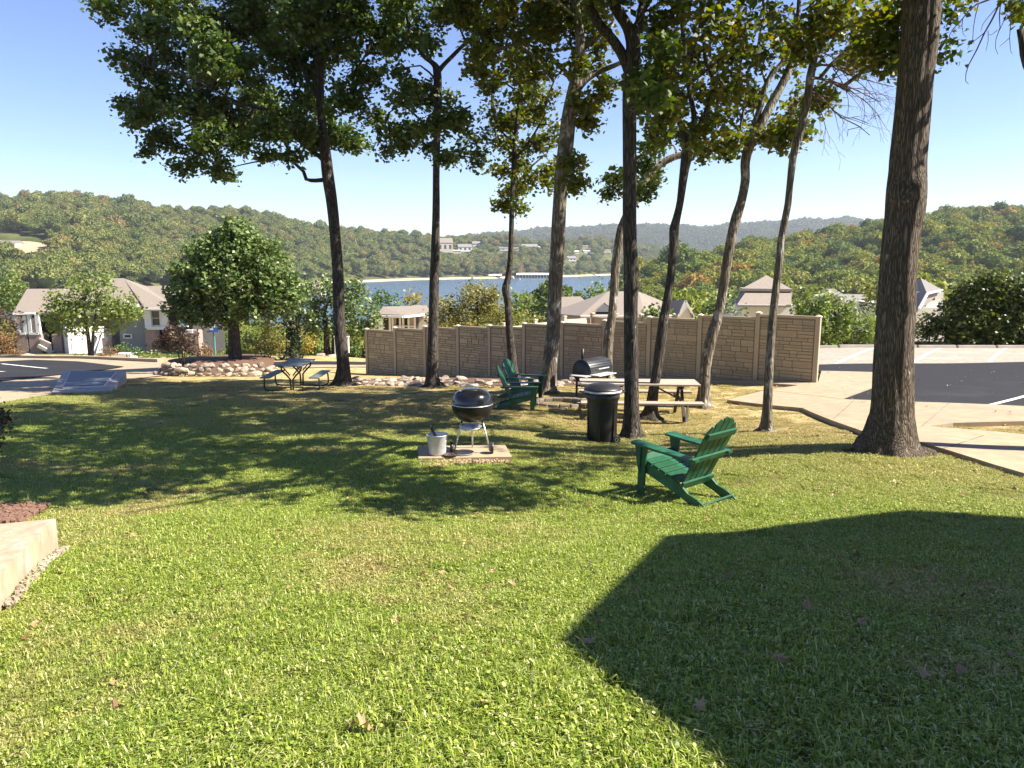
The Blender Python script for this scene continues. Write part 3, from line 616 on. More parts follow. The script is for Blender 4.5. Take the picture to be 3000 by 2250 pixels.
make_tree(3, 'thin crooked tree with a pale scar low on the trunk, third from left', 23.0,
    [(1504, 1112, 40), (1503, 1095, 30), (1499, 1034, 26), (1492, 962, 22), (1488, 889, 21), (1481, 846, 22), (1488, 817, 19), (1496, 745, 16), (1500, 600, 14), (1508, 422, 12), (1523, 253, 10), (1512, 169, 9), (1505, 60, 8), (1500, -80, 6)],
    [[(1502, 560, 8), (1545, 500, 6, .3), (1600, 450, 4, .5)], [(1506, 470, 8), (1560, 400, 6, -.3), (1600, 330, 4, -.5)], [(1510, 430, 7), (1460, 370, 5, .5), (1440, 310, 4, .7)], [(1500, 600, 6), (1475, 575, 5), (1455, 560, 4)]],
    [(1475, 598, 24, 20), (1525, 612, 30, 18), (1510, 560, 48, 26), (1560, 520, 40, 30), (1600, 540, 30, 26), (1615, 480, 34, 34), (1510, 470, 44, 34), (1468, 500, 26, 16), (1560, 420, 52, 34), (1500, 350, 52, 42), (1560, 330, 45, 42), (1440, 340, 32, 30), (1530, 270, 44, 34), (1600, 290, 36, 34), (1440, 260, 26, 24), (1625, 390, 26, 32), (1470, 420, 30, 20), (1450, 240, 30, 24), (1520, 200, 50, 40)], m_leaf='oak2', dens=0.85)
make_tree(4, 'thick leaning tree with mottled lower bark beside the paired green chairs', 18.5,
    [(1604, 1154, 72), (1606, 1138, 52), (1608, 1110, 47), (1611, 1070, 43), (1622, 962, 42), (1624, 889, 41), (1628, 817, 41), (1632, 745, 40), (1636, 672, 41), (1640, 590, 40), (1648, 506, 43), (1658, 422, 45), (1668, 337, 43), (1684, 258, 40), (1698, 190, 32), (1700, 120, 28), (1690, 40, 26), (1675, -80, 22), (1650, -300, 16)],
    [[(1690, 262, 26), (1712, 236, 22), (1744, 215, 18), (1785, 198, 15), (1830, 175, 12), (1870, 120, 9), (1900, 40, 7)], [(1680, 240, 16), (1640, 190, 10, .5), (1590, 150, 8, .9), (1520, 120, 6, 1.2)], [(1695, 150, 14), (1750, 110, 10), (1800, 60, 8)], [(1690, 250, 7, -.3), (1640, 215, 5, -.6), (1610, 270, 4, -.8), (1600, 290, 3, -.8)]],
    [(1440, 100, 70, 60), (1500, 170, 60, 42), (1590, 60, 80, 60), (1600, 180, 60, 40), (1480, 20, 80, 42), (1400, 40, 60, 42), (1690, 100, 55, 55), (1670, 180, 48, 34), (1750, 150, 45, 42), (1775, 235, 34, 20), (1765, 275, 16, 18), (1740, 60, 60, 50), (1715, 325, 26, 24), (1722, 355, 18, 18), (1690, 540, 20, 22), (1690, 480, 18, 18), (1410, 160, 42, 34), (1400, 210, 22, 20),
     (1710, 300, 18, 16), (1540, 90, 80, 50), (1660, 40, 80, 50), (1420, 150, 50, 50), (1560, 220, 40, 20), (1350, 30, 60, 50), (1450, -60, 120, 60), (1620, -80, 130, 70), (1780, -60, 90, 60), (1600, -230, 200, 100)], m_bark='bark_light', m_leaf='oak2', dens=0.8)
make_tree(5, 'pale trunk behind the barrel smoker, its long limb arching up to the right', 20.0,
    [(1778, 1112, 42), (1778, 1098, 30), (1779, 1070, 30), (1780, 1034, 29), (1785, 972, 29), (1793, 925, 25), (1799, 853, 25), (1803, 780, 26), (1811, 727, 27), (1822, 668, 26), (1846, 615, 26), (1866, 578, 26), (1882, 535, 25), (1926, 487, 22), (1970, 462, 20), (2005, 450, 18), (2040, 415, 15), (2070, 350, 12), (2085, 260, 9), (2080, 120, 7), (2090, -60, 5)],
    [[(1870, 560, 8), (1850, 520, 6), (1810, 500, 4)], [(1850, 600, 7), (1815, 570, 5), (1785, 540, 3)]],
    [(1900, 435, 38, 28), (1880, 480, 30, 24), (1915, 525, 24, 20), (1885, 560, 16, 16), (1800, 515, 26, 24), (1792, 560, 16, 14), (1830, 540, 22, 22), (1900, 500, 24, 20), (1930, 430, 26, 20)], m_bark='bark_light', dens=0.8)
make_tree(6, 'straight dark trunk beside the black trash can, forking near the top', 13.3,
    [(1853, 1284, 74), (1852, 1268, 54), (1851, 1225, 45), (1850, 1117, 42), (1849, 1008, 41), (1848, 900, 41), (1849, 817, 43), (1845, 700, 40), (1844, 600, 40), (1845, 506, 40), (1844, 337, 40), (1846, 250, 42), (1852, 185, 46), (1855, 130, 42), (1838, 76, 34), (1803, 21, 32), (1780, -60, 30), (1770, -250, 26), (1780, -600, 16)],
    [[(1845, 215, 34), (1828, 170, 32), (1799, 122, 30), (1750, 63, 28), (1723, 0, 26), (1700, -150, 20), (1640, -400, 12)], [(1856, 150, 30), (1870, 80, 26, .4), (1890, -20, 22, .6), (1950, -250, 14, 1)], [(1860, 110, 26), (1860, 82, 24), (1858, 76, 20)]],
    [(1905, 290, 26, 22), (1885, 320, 18, 14), (1920, 255, 22, 18), (1890, 230, 22, 20), (1905, 60, 60, 50), (1940, 150, 45, 36), (1830, -60, 110, 60), (1960, -60, 110, 60), (1700, -90, 110, 60)], dens=0.8, sides=26)
make_tree(7, 'slender tree dividing into three upright stems, leaning over the wooden picnic table', 15.5,
    [(1903, 1229, 66), (1904, 1215, 44), (1908, 1190, 35), (1913, 1153, 31), (1925, 1081, 29), (1935, 1008, 31), (1944, 936, 28), (1956, 872, 25), (1964, 817, 23), (1968, 780, 24), (1974, 708, 26), (1975, 672, 28), (1982, 640, 23), (1993, 590, 21), (2004, 506, 26), (2015, 443, 34), (2030, 385, 24), (2033, 338, 16), (2014, 232, 14), (2002, 105, 13), (1993, 0, 12), (1990, -250, 8)],
    [[(2015, 440, 20), (2003, 395, 15), (1985, 350, 13), (1955, 270, 13), (1926, 190, 12), (1908, 130, 12), (1896, 84, 11), (1875, 0, 10), (1860, -150, 7)], [(2022, 430, 18), (2050, 370, 13), (2080, 290, 12), (2091, 240, 12), (2068, 180, 11), (2062, 120, 11), (2054, 27, 10), (2050, -100, 8)], [(2010, 240, 9), (2040, 120, 7, .4), (2060, 20, 5, .5)], [(1926, 190, 8), (1945, 90, 7), (1990, -20, 5)]],
    [(1950, 335, 42, 38), (1925, 395, 32, 30), (1985, 400, 42, 34), (2050, 395, 42, 34), (2065, 445, 26, 20), (2080, 330, 42, 42), (1975, 290, 40, 34), (2040, 280, 45, 40), (1960, 210, 40, 34), (2050, 190, 55, 45), (1970, 60, 60, 60), (2080, 60, 60, 50), (2120, 180, 45, 40), (2110, 260, 45, 40), (2130, 110, 50, 45), (2000, 140, 40, 40), (1950, -60, 100, 60), (2090, -60, 100, 60), (2000, -200, 150, 80)], m_leaf='oak2', dens=0.66)
make_tree(8, 'leaning tree with light patchy bark, nearest the right part of the stone-look fence', 17.0,
    [(2056, 1194, 66), (2057, 1180, 42), (2061, 1153, 35), (2066, 1081, 30), (2079, 1008, 32), (2093, 960, 31), (2104, 925, 28), (2118, 853, 27), (2125, 802, 27), (2134, 745, 28), (2148, 672, 28), (2158, 633, 30), (2172, 588, 26), (2183, 530, 26), (2183, 475, 27), (2195, 429, 30), (2210, 400, 30), (2232, 358, 28), (2262, 300, 26), (2290, 250, 24), (2312, 200, 20), (2330, 130, 15), (2340, 20, 12), (2350, -150, 9)],
    [[(2197, 420, 22), (2206, 375, 19), (2225, 320, 17), (2240, 260, 16), (2262, 215, 15), (2290, 185, 13), (2320, 120, 10), (2330, 40, 8)], [(2190, 440, 10), (2170, 380, 8), (2180, 300, 7), (2170, 200, 6), (2190, 80, 5)], [(2240, 400, 8), (2275, 370, 6), (2320, 340, 5), (2340, 300, 4)], [(2245, 250, 8), (2220, 150, 6), (2240, 40, 5)]],
    [(2180, 300, 50, 42), (2145, 360, 42, 34), (2150, 410, 26, 24), (2140, 445, 18, 14), (2240, 405, 30, 22), (2285, 425, 28, 16), (2315, 340, 34, 28), (2340, 290, 34, 32), (2335, 390, 26, 16), (2290, 380, 30, 24), (2200, 230, 50, 40), (2150, 250, 40, 40), (2190, 160, 50, 42), (2250, 150, 45, 42), (2260, 60, 60, 50), (2180, 70, 60, 50), (2320, 200, 36, 30), (2340, 110, 45, 40), (2220, -60, 120, 60), (2250, -200, 150, 80)], m_bark='bark_light', m_leaf='oak2', dens=0.66)
make_tree(9, 'thin wavy grey trunk between the green chair and the large right-hand tree', 13.2,
    [(2243, 1269, 54), (2245, 1255, 34), (2248, 1200, 28), (2252, 1099, 25), (2258, 1000, 23), (2264, 925, 22), (2277, 817, 22), (2285, 745, 21), (2288, 708, 20), (2301, 636, 20), (2308, 600, 20), (2314, 542, 19), (2325, 452, 22), (2338, 405, 22), (2351, 362, 24), (2368, 271, 22), (2374, 225, 24), (2383, 181, 21), (2397, 113, 18), (2400, 0, 15), (2410, -150, 12), (2440, -400, 9)],
    [[(2385, 195, 7), (2430, 190, 5), (2480, 215, 4), (2560, 240, 3), (2620, 255, 2)], [(2372, 250, 7), (2420, 300, 5), (2460, 340, 4), (2520, 372, 3), (2548, 396, 2)], [(2376, 225, 6), (2430, 235, 5), (2500, 260, 4), (2580, 300, 2)], [(2460, 345, 3), (2500, 345, 2.5), (2545, 362, 2)], [(2500, 215, 3), (2560, 190, 2.5), (2610, 200, 2)], [(2398, 110, 9), (2450, 60, 7), (2520, 10, 5)], [(2520, 372, 2.5), (2485, 380, 2), (2482, 400, 1.5)], [(2440, 200, 3), (2500, 280, 2), (2560, 290, 1.5), (2610, 285, 1.2)]],
    [(2400, 60, 50, 45), (2440, 110, 42, 34), (2420, 270, 18, 30), (2405, 300, 12, 22), (2500, 180, 22, 28), (2505, 150, 20, 20), (2470, 40, 60, 40), (2520, 100, 34, 34), (2560, 60, 45, 42), (2590, 130, 40, 34), (2600, 40, 40, 40), (2450, 20, 50, 30), (2610, 180, 24, 24), (2380, 120, 40, 40), (2550, 150, 24, 24), (2470, -60, 100, 60), (2580, -70, 90, 60)], m_bark='bark_light', m_leaf='oak2', dens=0.6, leaf=0.12)
make_tree(10, 'largest tree, thick ridged trunk with a knot at the right of the lawn', 10.8,
    [(2600, 1326, 205), (2598, 1312, 180), (2604, 1279, 148), (2610, 1235, 128), (2613, 1197, 116), (2617, 1062, 107), (2625, 926, 104), (2632, 790, 100), (2639, 700, 100), (2648, 640, 105), (2653, 590, 108), (2656, 542, 106), (2658, 500, 101), (2660, 452, 99), (2674, 316, 96), (2681, 226, 96), (2692, 136, 99), (2703, 0, 103), (2720, -200, 100), (2730, -400, 90), (2740, -700, 60), (2760, -1200, 30)],
    [[(2725, -250, 40), (2660, -340, 34, -1), (2500, -300, 26, -2.5), (2300, -600, 16, -4)], [(2720, -200, 40), (2850, -400, 30, -1), (3100, -700, 18, -2.5)], [(2722, -220, 40), (2600, -420, 30, 1.5), (2400, -600, 18, 3)]],
    [(2655, 60, 18, 50, .6), (2645, 140, 22, 40, .6), (2620, 180, 30, 24, .8), (2760, 50, 14, 24, .5), (2745, 160, 18, 20, .5), (2660, 20, 30, 30, .6)], m_bark='bark_big', sides=72, flare=0.22, dens=0.8, leaf=0.095)
tw9 = MB(); t9 = TREES[9]; r9 = np.random.default_rng(5)
def droop(x, y, ang, L, w_, depth_, dd):
    pts = [(x, y, w_, dd)]; a_ = ang
    n_ = max(3, int(L / 22))
    for i_ in range(n_):
        a_ += r9.normal() * .16 + .05 * (1 if math.cos(a_) > 0 else -1); x += math.cos(a_) * L / n_; y += math.sin(a_) * L / n_; w2 = w_ * (1 - (i_ + 1) / n_ * .75); pts.append((x, y, w2, dd + .03 * i_ * r9.normal()))
        if depth_ > 0 and r9.random() < .75: droop(x, y, a_ + r9.choice((-1, 1)) * r9.uniform(.3, .8), L * r9.uniform(.25, .5), w2 * .7, depth_ - 1, dd)
    tr_ = trace(pts, 13.2); s_ = [(p[0] - t9['base'][0], p[1] - t9['base'][1], p[2] - t9['base'][2]) for p in tr_]; tw9.tube(s_, [max(p[3], .002) for p in tr_], 4, False)
for a9 in ((2378, 230, .15, 270, 5.5, 2, -.2), (2370, 270, .62, 210, 5, 2, 0), (2385, 190, .05, 250, 5, 2, .2), (2374, 262, .85, 170, 4, 2, -.1), (2440, 190, .5, 200, 4, 2, .1), (2400, 150, .3, 240, 4.5, 2, .3)): droop(*a9)
tag(tw9.build('twigs', 'twig', t9['o']), kind='stuff')
# the big knot (old branch scar)
# broken stub and hanging bare twigs of the tree standing just outside on the right
t11 = thing('oak_tree', 'tree at the right edge showing a hanging stub and bare pinkish twigs', 'tree', (8.9, 10.75, hz(8.9, 10.75)))
b11 = np.array(t11.location)
def loc11(rows, Y=10.2): return [(p[0] - b11[0], p[1] - b11[1], p[2] - b11[2], p[3]) for p in trace(rows, Y)]
s = smooth_poly([(0, 0, -0.3, 0.2), (0, 0, 1.0, 0.16), (0.05, 0, 4, 0.14), (0.0, 0.1, 7, 0.11), (-0.1, 0.2, 9, 0.05)], 0.15); v, f = tube_np(s[:, :3], s[:, 3].tolist(), 18, wob=bark_wob(3, .04)); mesh('trunk', v, f, 'bark', t11, True)
s = smooth_poly(loc11([(2988, 84, 18), (2996, 130, 20), (3010, 190, 26), (3060, 260, 26), (3150, 300, 28), (3340, 330, 28)]), 0.1); v, f = tube_np(s[:, :3], s[:, 3].tolist(), 12, wob=bark_wob(4, .05)); mesh('limb', v, f, 'bark', t11, True)
tw = MB()
for rows in ([(2895, 0, 5), (2862, 12, 5), (2838, 32, 4), (2820, 55, 3.5), (2795, 82, 3), (2783, 100, 2.5), (2781, 112, 2), (2785, 124, 1.5)], [(2835, 33, 3), (2815, 33, 2.5), (2795, 42, 2), (2788, 52, 1.5)], [(2822, 50, 2.5), (2818, 75, 2), (2822, 100, 1.5), (2830, 108, 1)],
             [(2866, 14, 3), (2858, 45, 2.5), (2852, 80, 2), (2850, 115, 1.8), (2854, 128, 1.2)], [(2935, -20, 6), (2926, 15, 5.5), (2905, 60, 5), (2885, 95, 4.5), (2862, 145, 4), (2838, 190, 3), (2830, 215, 2.5), (2829, 238, 2), (2838, 246, 1.5)], [(2885, 95, 3), (2860, 115, 2), (2840, 132, 1.5), (2834, 145, 1)],
             [(2932, 5, 3.5), (2928, 50, 3), (2930, 80, 2.5), (2918, 115, 2), (2916, 140, 1.8), (2924, 160, 1.2)], [(2922, 88, 2), (2905, 102, 1.5), (2896, 102, 1.2)], [(2962, -10, 4), (2962, 40, 3), (2960, 80, 2.5), (2958, 110, 2), (2961, 150, 1.5), (2966, 158, 1)], [(2957, 112, 2), (2942, 125, 1.5), (2928, 136, 1)],
             [(2926, 15, 3), (2895, 50, 2), (2880, 70, 1.8), (2873, 92, 1.2)], [(2950, 40, 2.5), (2935, 75, 2), (2925, 95, 1.2)], [(2895, 90, 2), (2895, 120, 1.8), (2888, 150, 1.2)], [(2895, 0, 6), (2960, -60, 12), (3060, -160, 20), (3180, -180, 26)], [(2935, -20, 6), (2990, -90, 12), (3080, -160, 18)]):
    s = smooth_poly(loc11(rows), 0.08); tw.tube(s[:, :3], s[:, 3].tolist(), 5, False)
tag(tw.build('twigs', 'twig', t11), kind='stuff')
cc = np.vstack([P(px, py, 10.2 + rng.normal() * 0.15) for px, py in ((2975, 20), (2985, 35), (2990, 50), (2980, 8), (2965, 3), (3010, 30), (2998, 12), (2955, 12), (2835, 2), (2788, -4), (2820, -8), (2848, -8), (2995, 60), (3020, 60), (2938, -4), (2960, 30))]) - b11
crown_from_clumps(cc, 12, 0.06, 0.09, 'oak2', t11, up=-0.1, droop=0.9)

# crowns above the frame, spread so that their shade falls where the photograph shows it
SHADE = [  # photo quads of shaded lawn (x0, y0, x1, y1, weight)
    (-150, 1186, 650, 1250, 1.1), (300, 1120, 800, 1190, .7), (-150, 1245, 620, 1330, 1.0), (-150, 1330, 520, 1440, 1.25), (-150, 1430, 420, 1478, 1.1), (420, 1400, 480, 1440, .8), (500, 1180, 1300, 1250, .8), (600, 1250, 900, 1310, .55), (620, 1300, 960, 1370, .9), (900, 1250, 1200, 1330, .35), (820, 1330, 1220, 1400, 1.1),
    (930, 1390, 1300, 1440, 1.0), (1050, 1430, 1480, 1490, 1.1), (1150, 1480, 1300, 1515, 1.0), (640, 1420, 860, 1500, .45), (1300, 1380, 1650, 1470, .6), (1250, 1205, 1600, 1290, .4), (1570, 1290, 1850, 1330, .3), (1570, 1330, 1850, 1390, .25),
    (1500, 1460, 1700, 1490, .5), (1950, 1290, 2300, 1320, .15), (900, 1140, 1250, 1180, .35), (480, 1300, 640, 1420, .6)]
acc = {6: [], 9: [], 10: [], 4: [], 1: []}
for (x0, y0, x1, y1, wt) in SHADE:
    ctr = G((x0 + x1) / 2, (y0 + y1) / 2); a = G(x0, (y0 + y1) / 2); b = G(x1, (y0 + y1) / 2); c = G((x0 + x1) / 2, y1); d = G((x0 + x1) / 2, y0)
    area = np.linalg.norm(b - a) * np.linalg.norm(c - d); n = int(area * 9.5 * wt) + 2
    for _ in range(n):
        gx_, gy_ = rng.uniform(x0, x1), rng.uniform(y0, y1)
        if 1090 < gx_ < 1570 and 1225 < gy_ < 1375: continue
        g0 = G(gx_, gy_)
        for hh in np.arange(4.0, 14, 0.3):
            q = g0 + SUN / SUN[2] * hh; px, py = proj(q)
            if py < -60 or px < -300 or px > 3300: break
        q = g0 + SUN / SUN[2] * (hh + abs(rng.normal()) * 1.1)
        k = min(acc, key=lambda k: np.linalg.norm((TREES[k]['base'] - q)[:2]) + (3 if k == 1 else 0)); acc[k].append(q)
for k, L in acc.items():
    if not L: continue
    T = TREES[k]; cc = np.array(L) - T['base']; cens = cc[rng.choice(len(cc), min(len(cc), 14), replace=False)]
    mb = MB()
    for c in cens:
        lim = np.vstack(T['limbs']); up_ = lim[lim[:, 2] > 3.5] if np.any(lim[:, 2] > 3.5) else lim
        up_ = up_[up_[:, 2] < c[2]] if np.any(up_[:, 2] < c[2]) else up_
        pu = proj(up_ + T['base'])[1] < -30; up_ = up_[pu] if np.any(pu) else up_
        a = up_[np.argmin(np.linalg.norm(up_ - c, axis=1))]; a2, _ = (a, 0); mid = (a + c) / 2 + np.array([0, 0, 0.25])
        pw = proj(np.array([a + T['base'], mid + T['base'], c + T['base'], (a + mid) / 2 + T['base'], (c + mid) / 2 + T['base']]))
        if np.any((pw[1] > -20) & (pw[0] > 0) & (pw[0] < 3000)): continue
        s = smooth_poly([(*a, 0.06), (*mid, 0.045), (*c, 0.015)], 0.3); MB().tube(s[:, :3], s[:, 3].tolist(), 6, False).build('limb', T['bark'], T['o'])
    crown_from_clumps(cc, 26, 0.20, 0.17, T['leaf'], T['o'], name='upper_crown', up=1.0)

# ------------------------------------------------------------------ mid-distance trees and shrubs
def bush(name, label, cat, px, pyb, Y, blobs, m, leaf=0.12, n=22, stems=((0, 0, 10),), dens=1.0, bark='bark', group=None, sig=None, up=0.3, zd=1.0):
    b = P(px, pyb, Y); o = thing(name, label, cat, b, 0, group); cc = []; mb = MB(); st = []
    for q in blobs:
        cx, cy, rx, ry = q[:4]; c = P(cx, cy, Y); s = depth(cy, Y) / F; rx, ry = rx * s, ry * s; rz = (rx + ry) / 2 * zd
        sg = sig or leaf * 1.5; nc = max(6, int(dens * 1.5 * rx * ry / (sg * sg) * 0.9)); d = rng.normal(size=(nc, 3)); d /= np.linalg.norm(d, axis=1)[:, None]
        cc.append(c + d * np.array([rx, rz, ry]) * (rng.uniform(0.05, 1, (nc, 1)) ** 0.33))
    cc = np.vstack(cc) - b; cen = cc.mean(0)
    for (dx, dt, wpx) in stems:
        w_ = wpx / F * Y / 2; tx = dt / F * Y; s = smooth_poly([(dx / F * Y, 0, -0.3, w_ * 1.4), (dx / F * Y, 0, 0.03, w_ * 1.15), (dx / F * Y + tx * 0.4, 0, cen[2] * 0.5, w_ * 0.85), (dx / F * Y + tx, 0, cen[2], w_ * 0.5), (cen[0] + tx, 0, cc[:, 2].max() * 0.85, w_ * 0.15)], 0.2)
        v, f = tube_np(s[:, :3], s[:, 3].tolist(), 10, wob=bark_wob(1, .05, 0.3 if wpx > 12 else 0)); mb.add(v, f); st.append(s[:, :3])
    nm = 'trunk' if cat == 'tree' else 'stem'
    mb.build(nm, bark, o, True)
    if cat == 'tree':
        lb = MB(); S = np.vstack(st); S = S[S[:, 2] > cc[:, 2].min() - 0.2] if np.any(S[:, 2] > cc[:, 2].min() - 0.2) else S
        for k in rng.choice(len(cc), min(len(cc), 26), replace=False):
            c = cc[k]; a = S[np.argmin(np.linalg.norm(S - c, axis=1) + 0.6 * np.maximum(0, S[:, 2] - c[2]))]; lb.tube([a, (a + c) / 2 + np.array([0, 0, .05]), c], [0.035, .02, .008], 4, False)
        tag(lb.build('branches', bark, o), kind='stuff')
    k = rng.poisson(n * 1.9, len(cc)) + 3; idx = np.repeat(np.arange(len(cc)), k); off = rng.normal(size=(len(idx), 3)) * (sig or leaf * 1.5) * 0.9
    v, f = leaf_quads(cc[idx] + off, leaf * 1.15, up=up, asp=0.75); mesh('foliage' if cat != 'tree' else 'crown', v, f, m, o)
    return o
bush('pear_tree', 'round dense green tree with thick trunk behind the low rock wall', 'tree', 691, 1066, 30.5, [(680, 700, 70, 62), (600, 790, 90, 80), (770, 780, 95, 85), (560, 860, 75, 70), (690, 820, 130, 110), (815, 870, 70, 65), (540, 900, 55, 40), (640, 910, 90, 42), (750, 910, 90, 42), (700, 665, 34, 26), (640, 740, 70, 60), (740, 730, 60, 50), (590, 930, 60, 22), (845, 850, 40, 50)], 'pear', 0.135, 11, ((0, 0, 36),), 1.25, sig=0.14)
bush('dogwood_tree', 'light green spreading tree in front of the left building', 'tree', 266, 1049, 46, [(270, 850, 75, 36), (210, 880, 70, 36), (330, 890, 62, 42), (170, 920, 50, 26), (260, 915, 95, 34), (365, 925, 42, 28), (200, 960, 62, 18), (290, 960, 60, 20), (150, 960, 30, 12), (385, 905, 25, 30), (300, 835, 45, 22)], 'lime', 0.17, 11, ((0, -6, 12), (4, 24, 9)), 1.0, sig=0.24)
bush('pear_tree', 'second dark green tree beyond the dark oak trunk, with twisted pale stem', 'tree', 966, 1040, 41, [(930, 850, 50, 40), (1000, 870, 55, 60), (900, 910, 45, 50), (960, 920, 70, 50), (1040, 900, 50, 60), (1090, 925, 34, 42), (920, 960, 40, 34), (1020, 965, 60, 26), (1045, 835, 28, 30), (1060, 980, 34, 26)], 'pear', 0.15, 12, ((-8, 0, 18), (10, 10, 10)), 1.0, sig=0.2)
bush('pine_tree', 'narrow dark conifer beyond the picnic table with bench seats', 'tree', 855, 1060, 35, [(852, 1040, 34, 24), (855, 1000, 30, 30), (858, 960, 30, 34), (862, 920, 34, 30)], 'darkpine', 0.12, 14, ((0, 0, 8),), 1.3)
bush('crape_myrtle', 'multi-stemmed bush with yellowing top beside the left picnic table', 'bush', 782, 1066, 31.5, [(785, 985, 30, 28), (760, 1010, 36, 22), (810, 1010, 32, 24), (785, 1030, 40, 16), (795, 960, 16, 12)], 'olive', 0.09, 10, ((-12, -10, 3), (-4, -2, 3), (4, 8, 3), (8, 16, 3)), 0.9)
bush('crape_myrtle', 'small dark reddish bush standing in the rock-walled bed', 'bush', 533, 1074, 28.3, [(480, 1010, 34, 22), (520, 990, 34, 28), (545, 1020, 34, 24), (500, 985, 26, 18), (560, 1000, 20, 24), (490, 965, 20, 10)], 'red', 0.08, 11, ((-4, -10, 4), (3, 4, 4), (6, 10, 3)), 0.85)
bush('yellow_bush', 'bright yellow bush between conifer and twisted tree', 'bush', 903, 1036, 39, [(905, 1000, 16, 20), (898, 1015, 18, 14)], 'yellow', 0.12, 9, ((0, 0, 3),))
for a in (('round_shrub', 'small clipped green shrub left of the dogwood trunk', 231, 1055, 58, [(231, 1042, 14, 10)], 'shrub'), ('round_shrub', 'reddish brown rounded shrub right of the dogwood trunk', 318, 1056, 52, [(318, 1038, 28, 20)], 'orange'),
          ('round_shrub', 'green shrub against the grey wall behind the reddish shrub', 366, 1048, 58, [(364, 1024, 20, 16)], 'shrub'), ('round_shrub', 'broad dark green shrub at the building corner', 405, 1064, 50, [(405, 1042, 24, 20)], 'shrub'),
          ('round_shrub', 'bright green shrub behind the dark reddish bush', 455, 1066, 46, [(440, 1050, 24, 16), (470, 1052, 20, 14)], 'lime'), ('round_shrub', 'low green shrub between the reddish bush and sign pole', 500, 1066, 44, [(502, 1052, 18, 14)], 'shrub'),
          ('round_shrub', 'orange leaved shrub behind the blue sign pole', 598, 1052, 44, [(590, 1030, 26, 16), (612, 1034, 18, 14)], 'orange'), ('round_shrub', 'yellow green low shrub right of the sign pole', 645, 1058, 42, [(643, 1046, 14, 10)], 'lime'),
          ('round_shrub', 'small square green hedge right of the twisted tree', 1042, 1040, 44, [(1042, 1028, 14, 10)], 'shrub'), ('round_shrub', 'yellow green shrub left of the sign pole', 560, 1062, 43, [(556, 1050, 16, 10)], 'lime')):
    bush(a[0], a[1], 'shrub', a[2], a[3], a[4], a[5], a[6], 0.11, 12, ((0, 0, 3),), 1.1, group='shrubs around the left building')
bush('autumn_tree', 'rusty brown tree at the left edge beside the porch tower', 'tree', 5, 1055, 62, [(10, 945, 45, 40), (-30, 930, 50, 50), (25, 990, 30, 22)], 'red', 0.2, 10, ((0, 0, 8),), 0.9)
bush('autumn_bush', 'orange brown bush at the left edge above the parking lot', 'bush', 15, 1052, 55, [(20, 1010, 36, 26), (-30, 1005, 50, 34), (40, 1032, 20, 14)], 'orange', 0.14, 10, ((0, 0, 4),), 1.0)
bush('yellow_green_tree', 'bright yellow green tree at the left edge behind the building', 'tree', 0, 1000, 92, [(20, 850, 50, 40), (-40, 860, 60, 50), (60, 870, 28, 30), (0, 900, 60, 40)], 'lime', 0.34, 10, ((0, 0, 10),), 1.0)
bush('willow_bush', 'airy olive yellow tree rising behind the left half of the fence', 'tree', 1400, 1010, 38, [(1330, 900, 52, 36), (1400, 880, 60, 44), (1450, 900, 52, 46), (1280, 930, 40, 26), (1370, 940, 85, 30), (1490, 930, 50, 30), (1440, 850, 24, 26), (1380, 850, 30, 20), (1560, 940, 34, 18), (1300, 890, 24, 20)], 'olive', 0.13, 11, ((0, 0, 8),), 1.2, sig=0.2)
bush('willow_bush', 'wispy upright green shoots left of the mottled trunk above the fence', 'bush', 1560, 1010, 36, [(1510, 870, 18, 24), (1530, 905, 24, 28), (1545, 935, 34, 18)], 'lime', 0.12, 6, ((0, 0, 3),), 0.55)
bush('yellow_tree', 'small golden tree on the near lake shore behind the porch pavilion', 'tree', 1203, 930, 100, [(1200, 865, 22, 20), (1208, 885, 26, 18)], 'yellow', 0.36, 10, ((0, 0, 4),), 1.0)
bush('shore_tree', 'dark green round tree by the lake left of the golden tree', 'tree', 1140, 930, 95, [(1135, 880, 34, 26), (1100, 890, 34, 30), (1160, 895, 24, 20)], 'shrub', 0.33, 10, ((0, 0, 6),), 1.0)
bush('shore_tree', 'olive tree by the lake just above the tan roof', 'tree', 1740, 900, 110, [(1735, 865, 30, 16), (1760, 850, 30, 20), (1705, 875, 26, 12)], 'lime', 0.4, 10, ((0, 0, 6),), 1.0)
bush('dogwood_tree', 'green leafy tree behind the fence left of the grey hipped roof', 'tree', 2110, 1000, 36, [(2100, 895, 36, 34), (2140, 915, 38, 24), (2080, 920, 26, 16), (2120, 870, 20, 14)], 'pear', 0.15, 9, ((0, 0, 8),), 0.9)
bush('dogwood_tree', 'dark leaf top peeking over the fence beside the tan roof', 'tree', 1930, 990, 34, [(1925, 915, 26, 14), (1945, 925, 18, 8), (1900, 925, 12, 8)], 'shrub', 0.13, 8, ((0, 0, 5),), 0.8)
bush('forsythia_bush', 'large yellow green bush behind the parking row, right of the fence', 'bush', 2440, 1022, 31, [(2400, 870, 36, 34), (2430, 920, 70, 50), (2500, 950, 60, 50), (2380, 930, 50, 40), (2450, 980, 100, 40), (2540, 985, 40, 36), (2350, 900, 34, 22), (2470, 900, 40, 30), (2330, 930, 34, 24)], 'lime', 0.115, 12, ((0, 0, 8),), 1.1, sig=0.17)
bush('forsythia_bush', 'thin bush between the large trunk and the dark juniper', 'bush', 2720, 1024, 31.5, [(2700, 985, 34, 28), (2740, 1000, 34, 22), (2680, 960, 24, 24), (2715, 940, 24, 20)], 'lime', 0.10, 8, ((0, 0, 5),), 0.65)
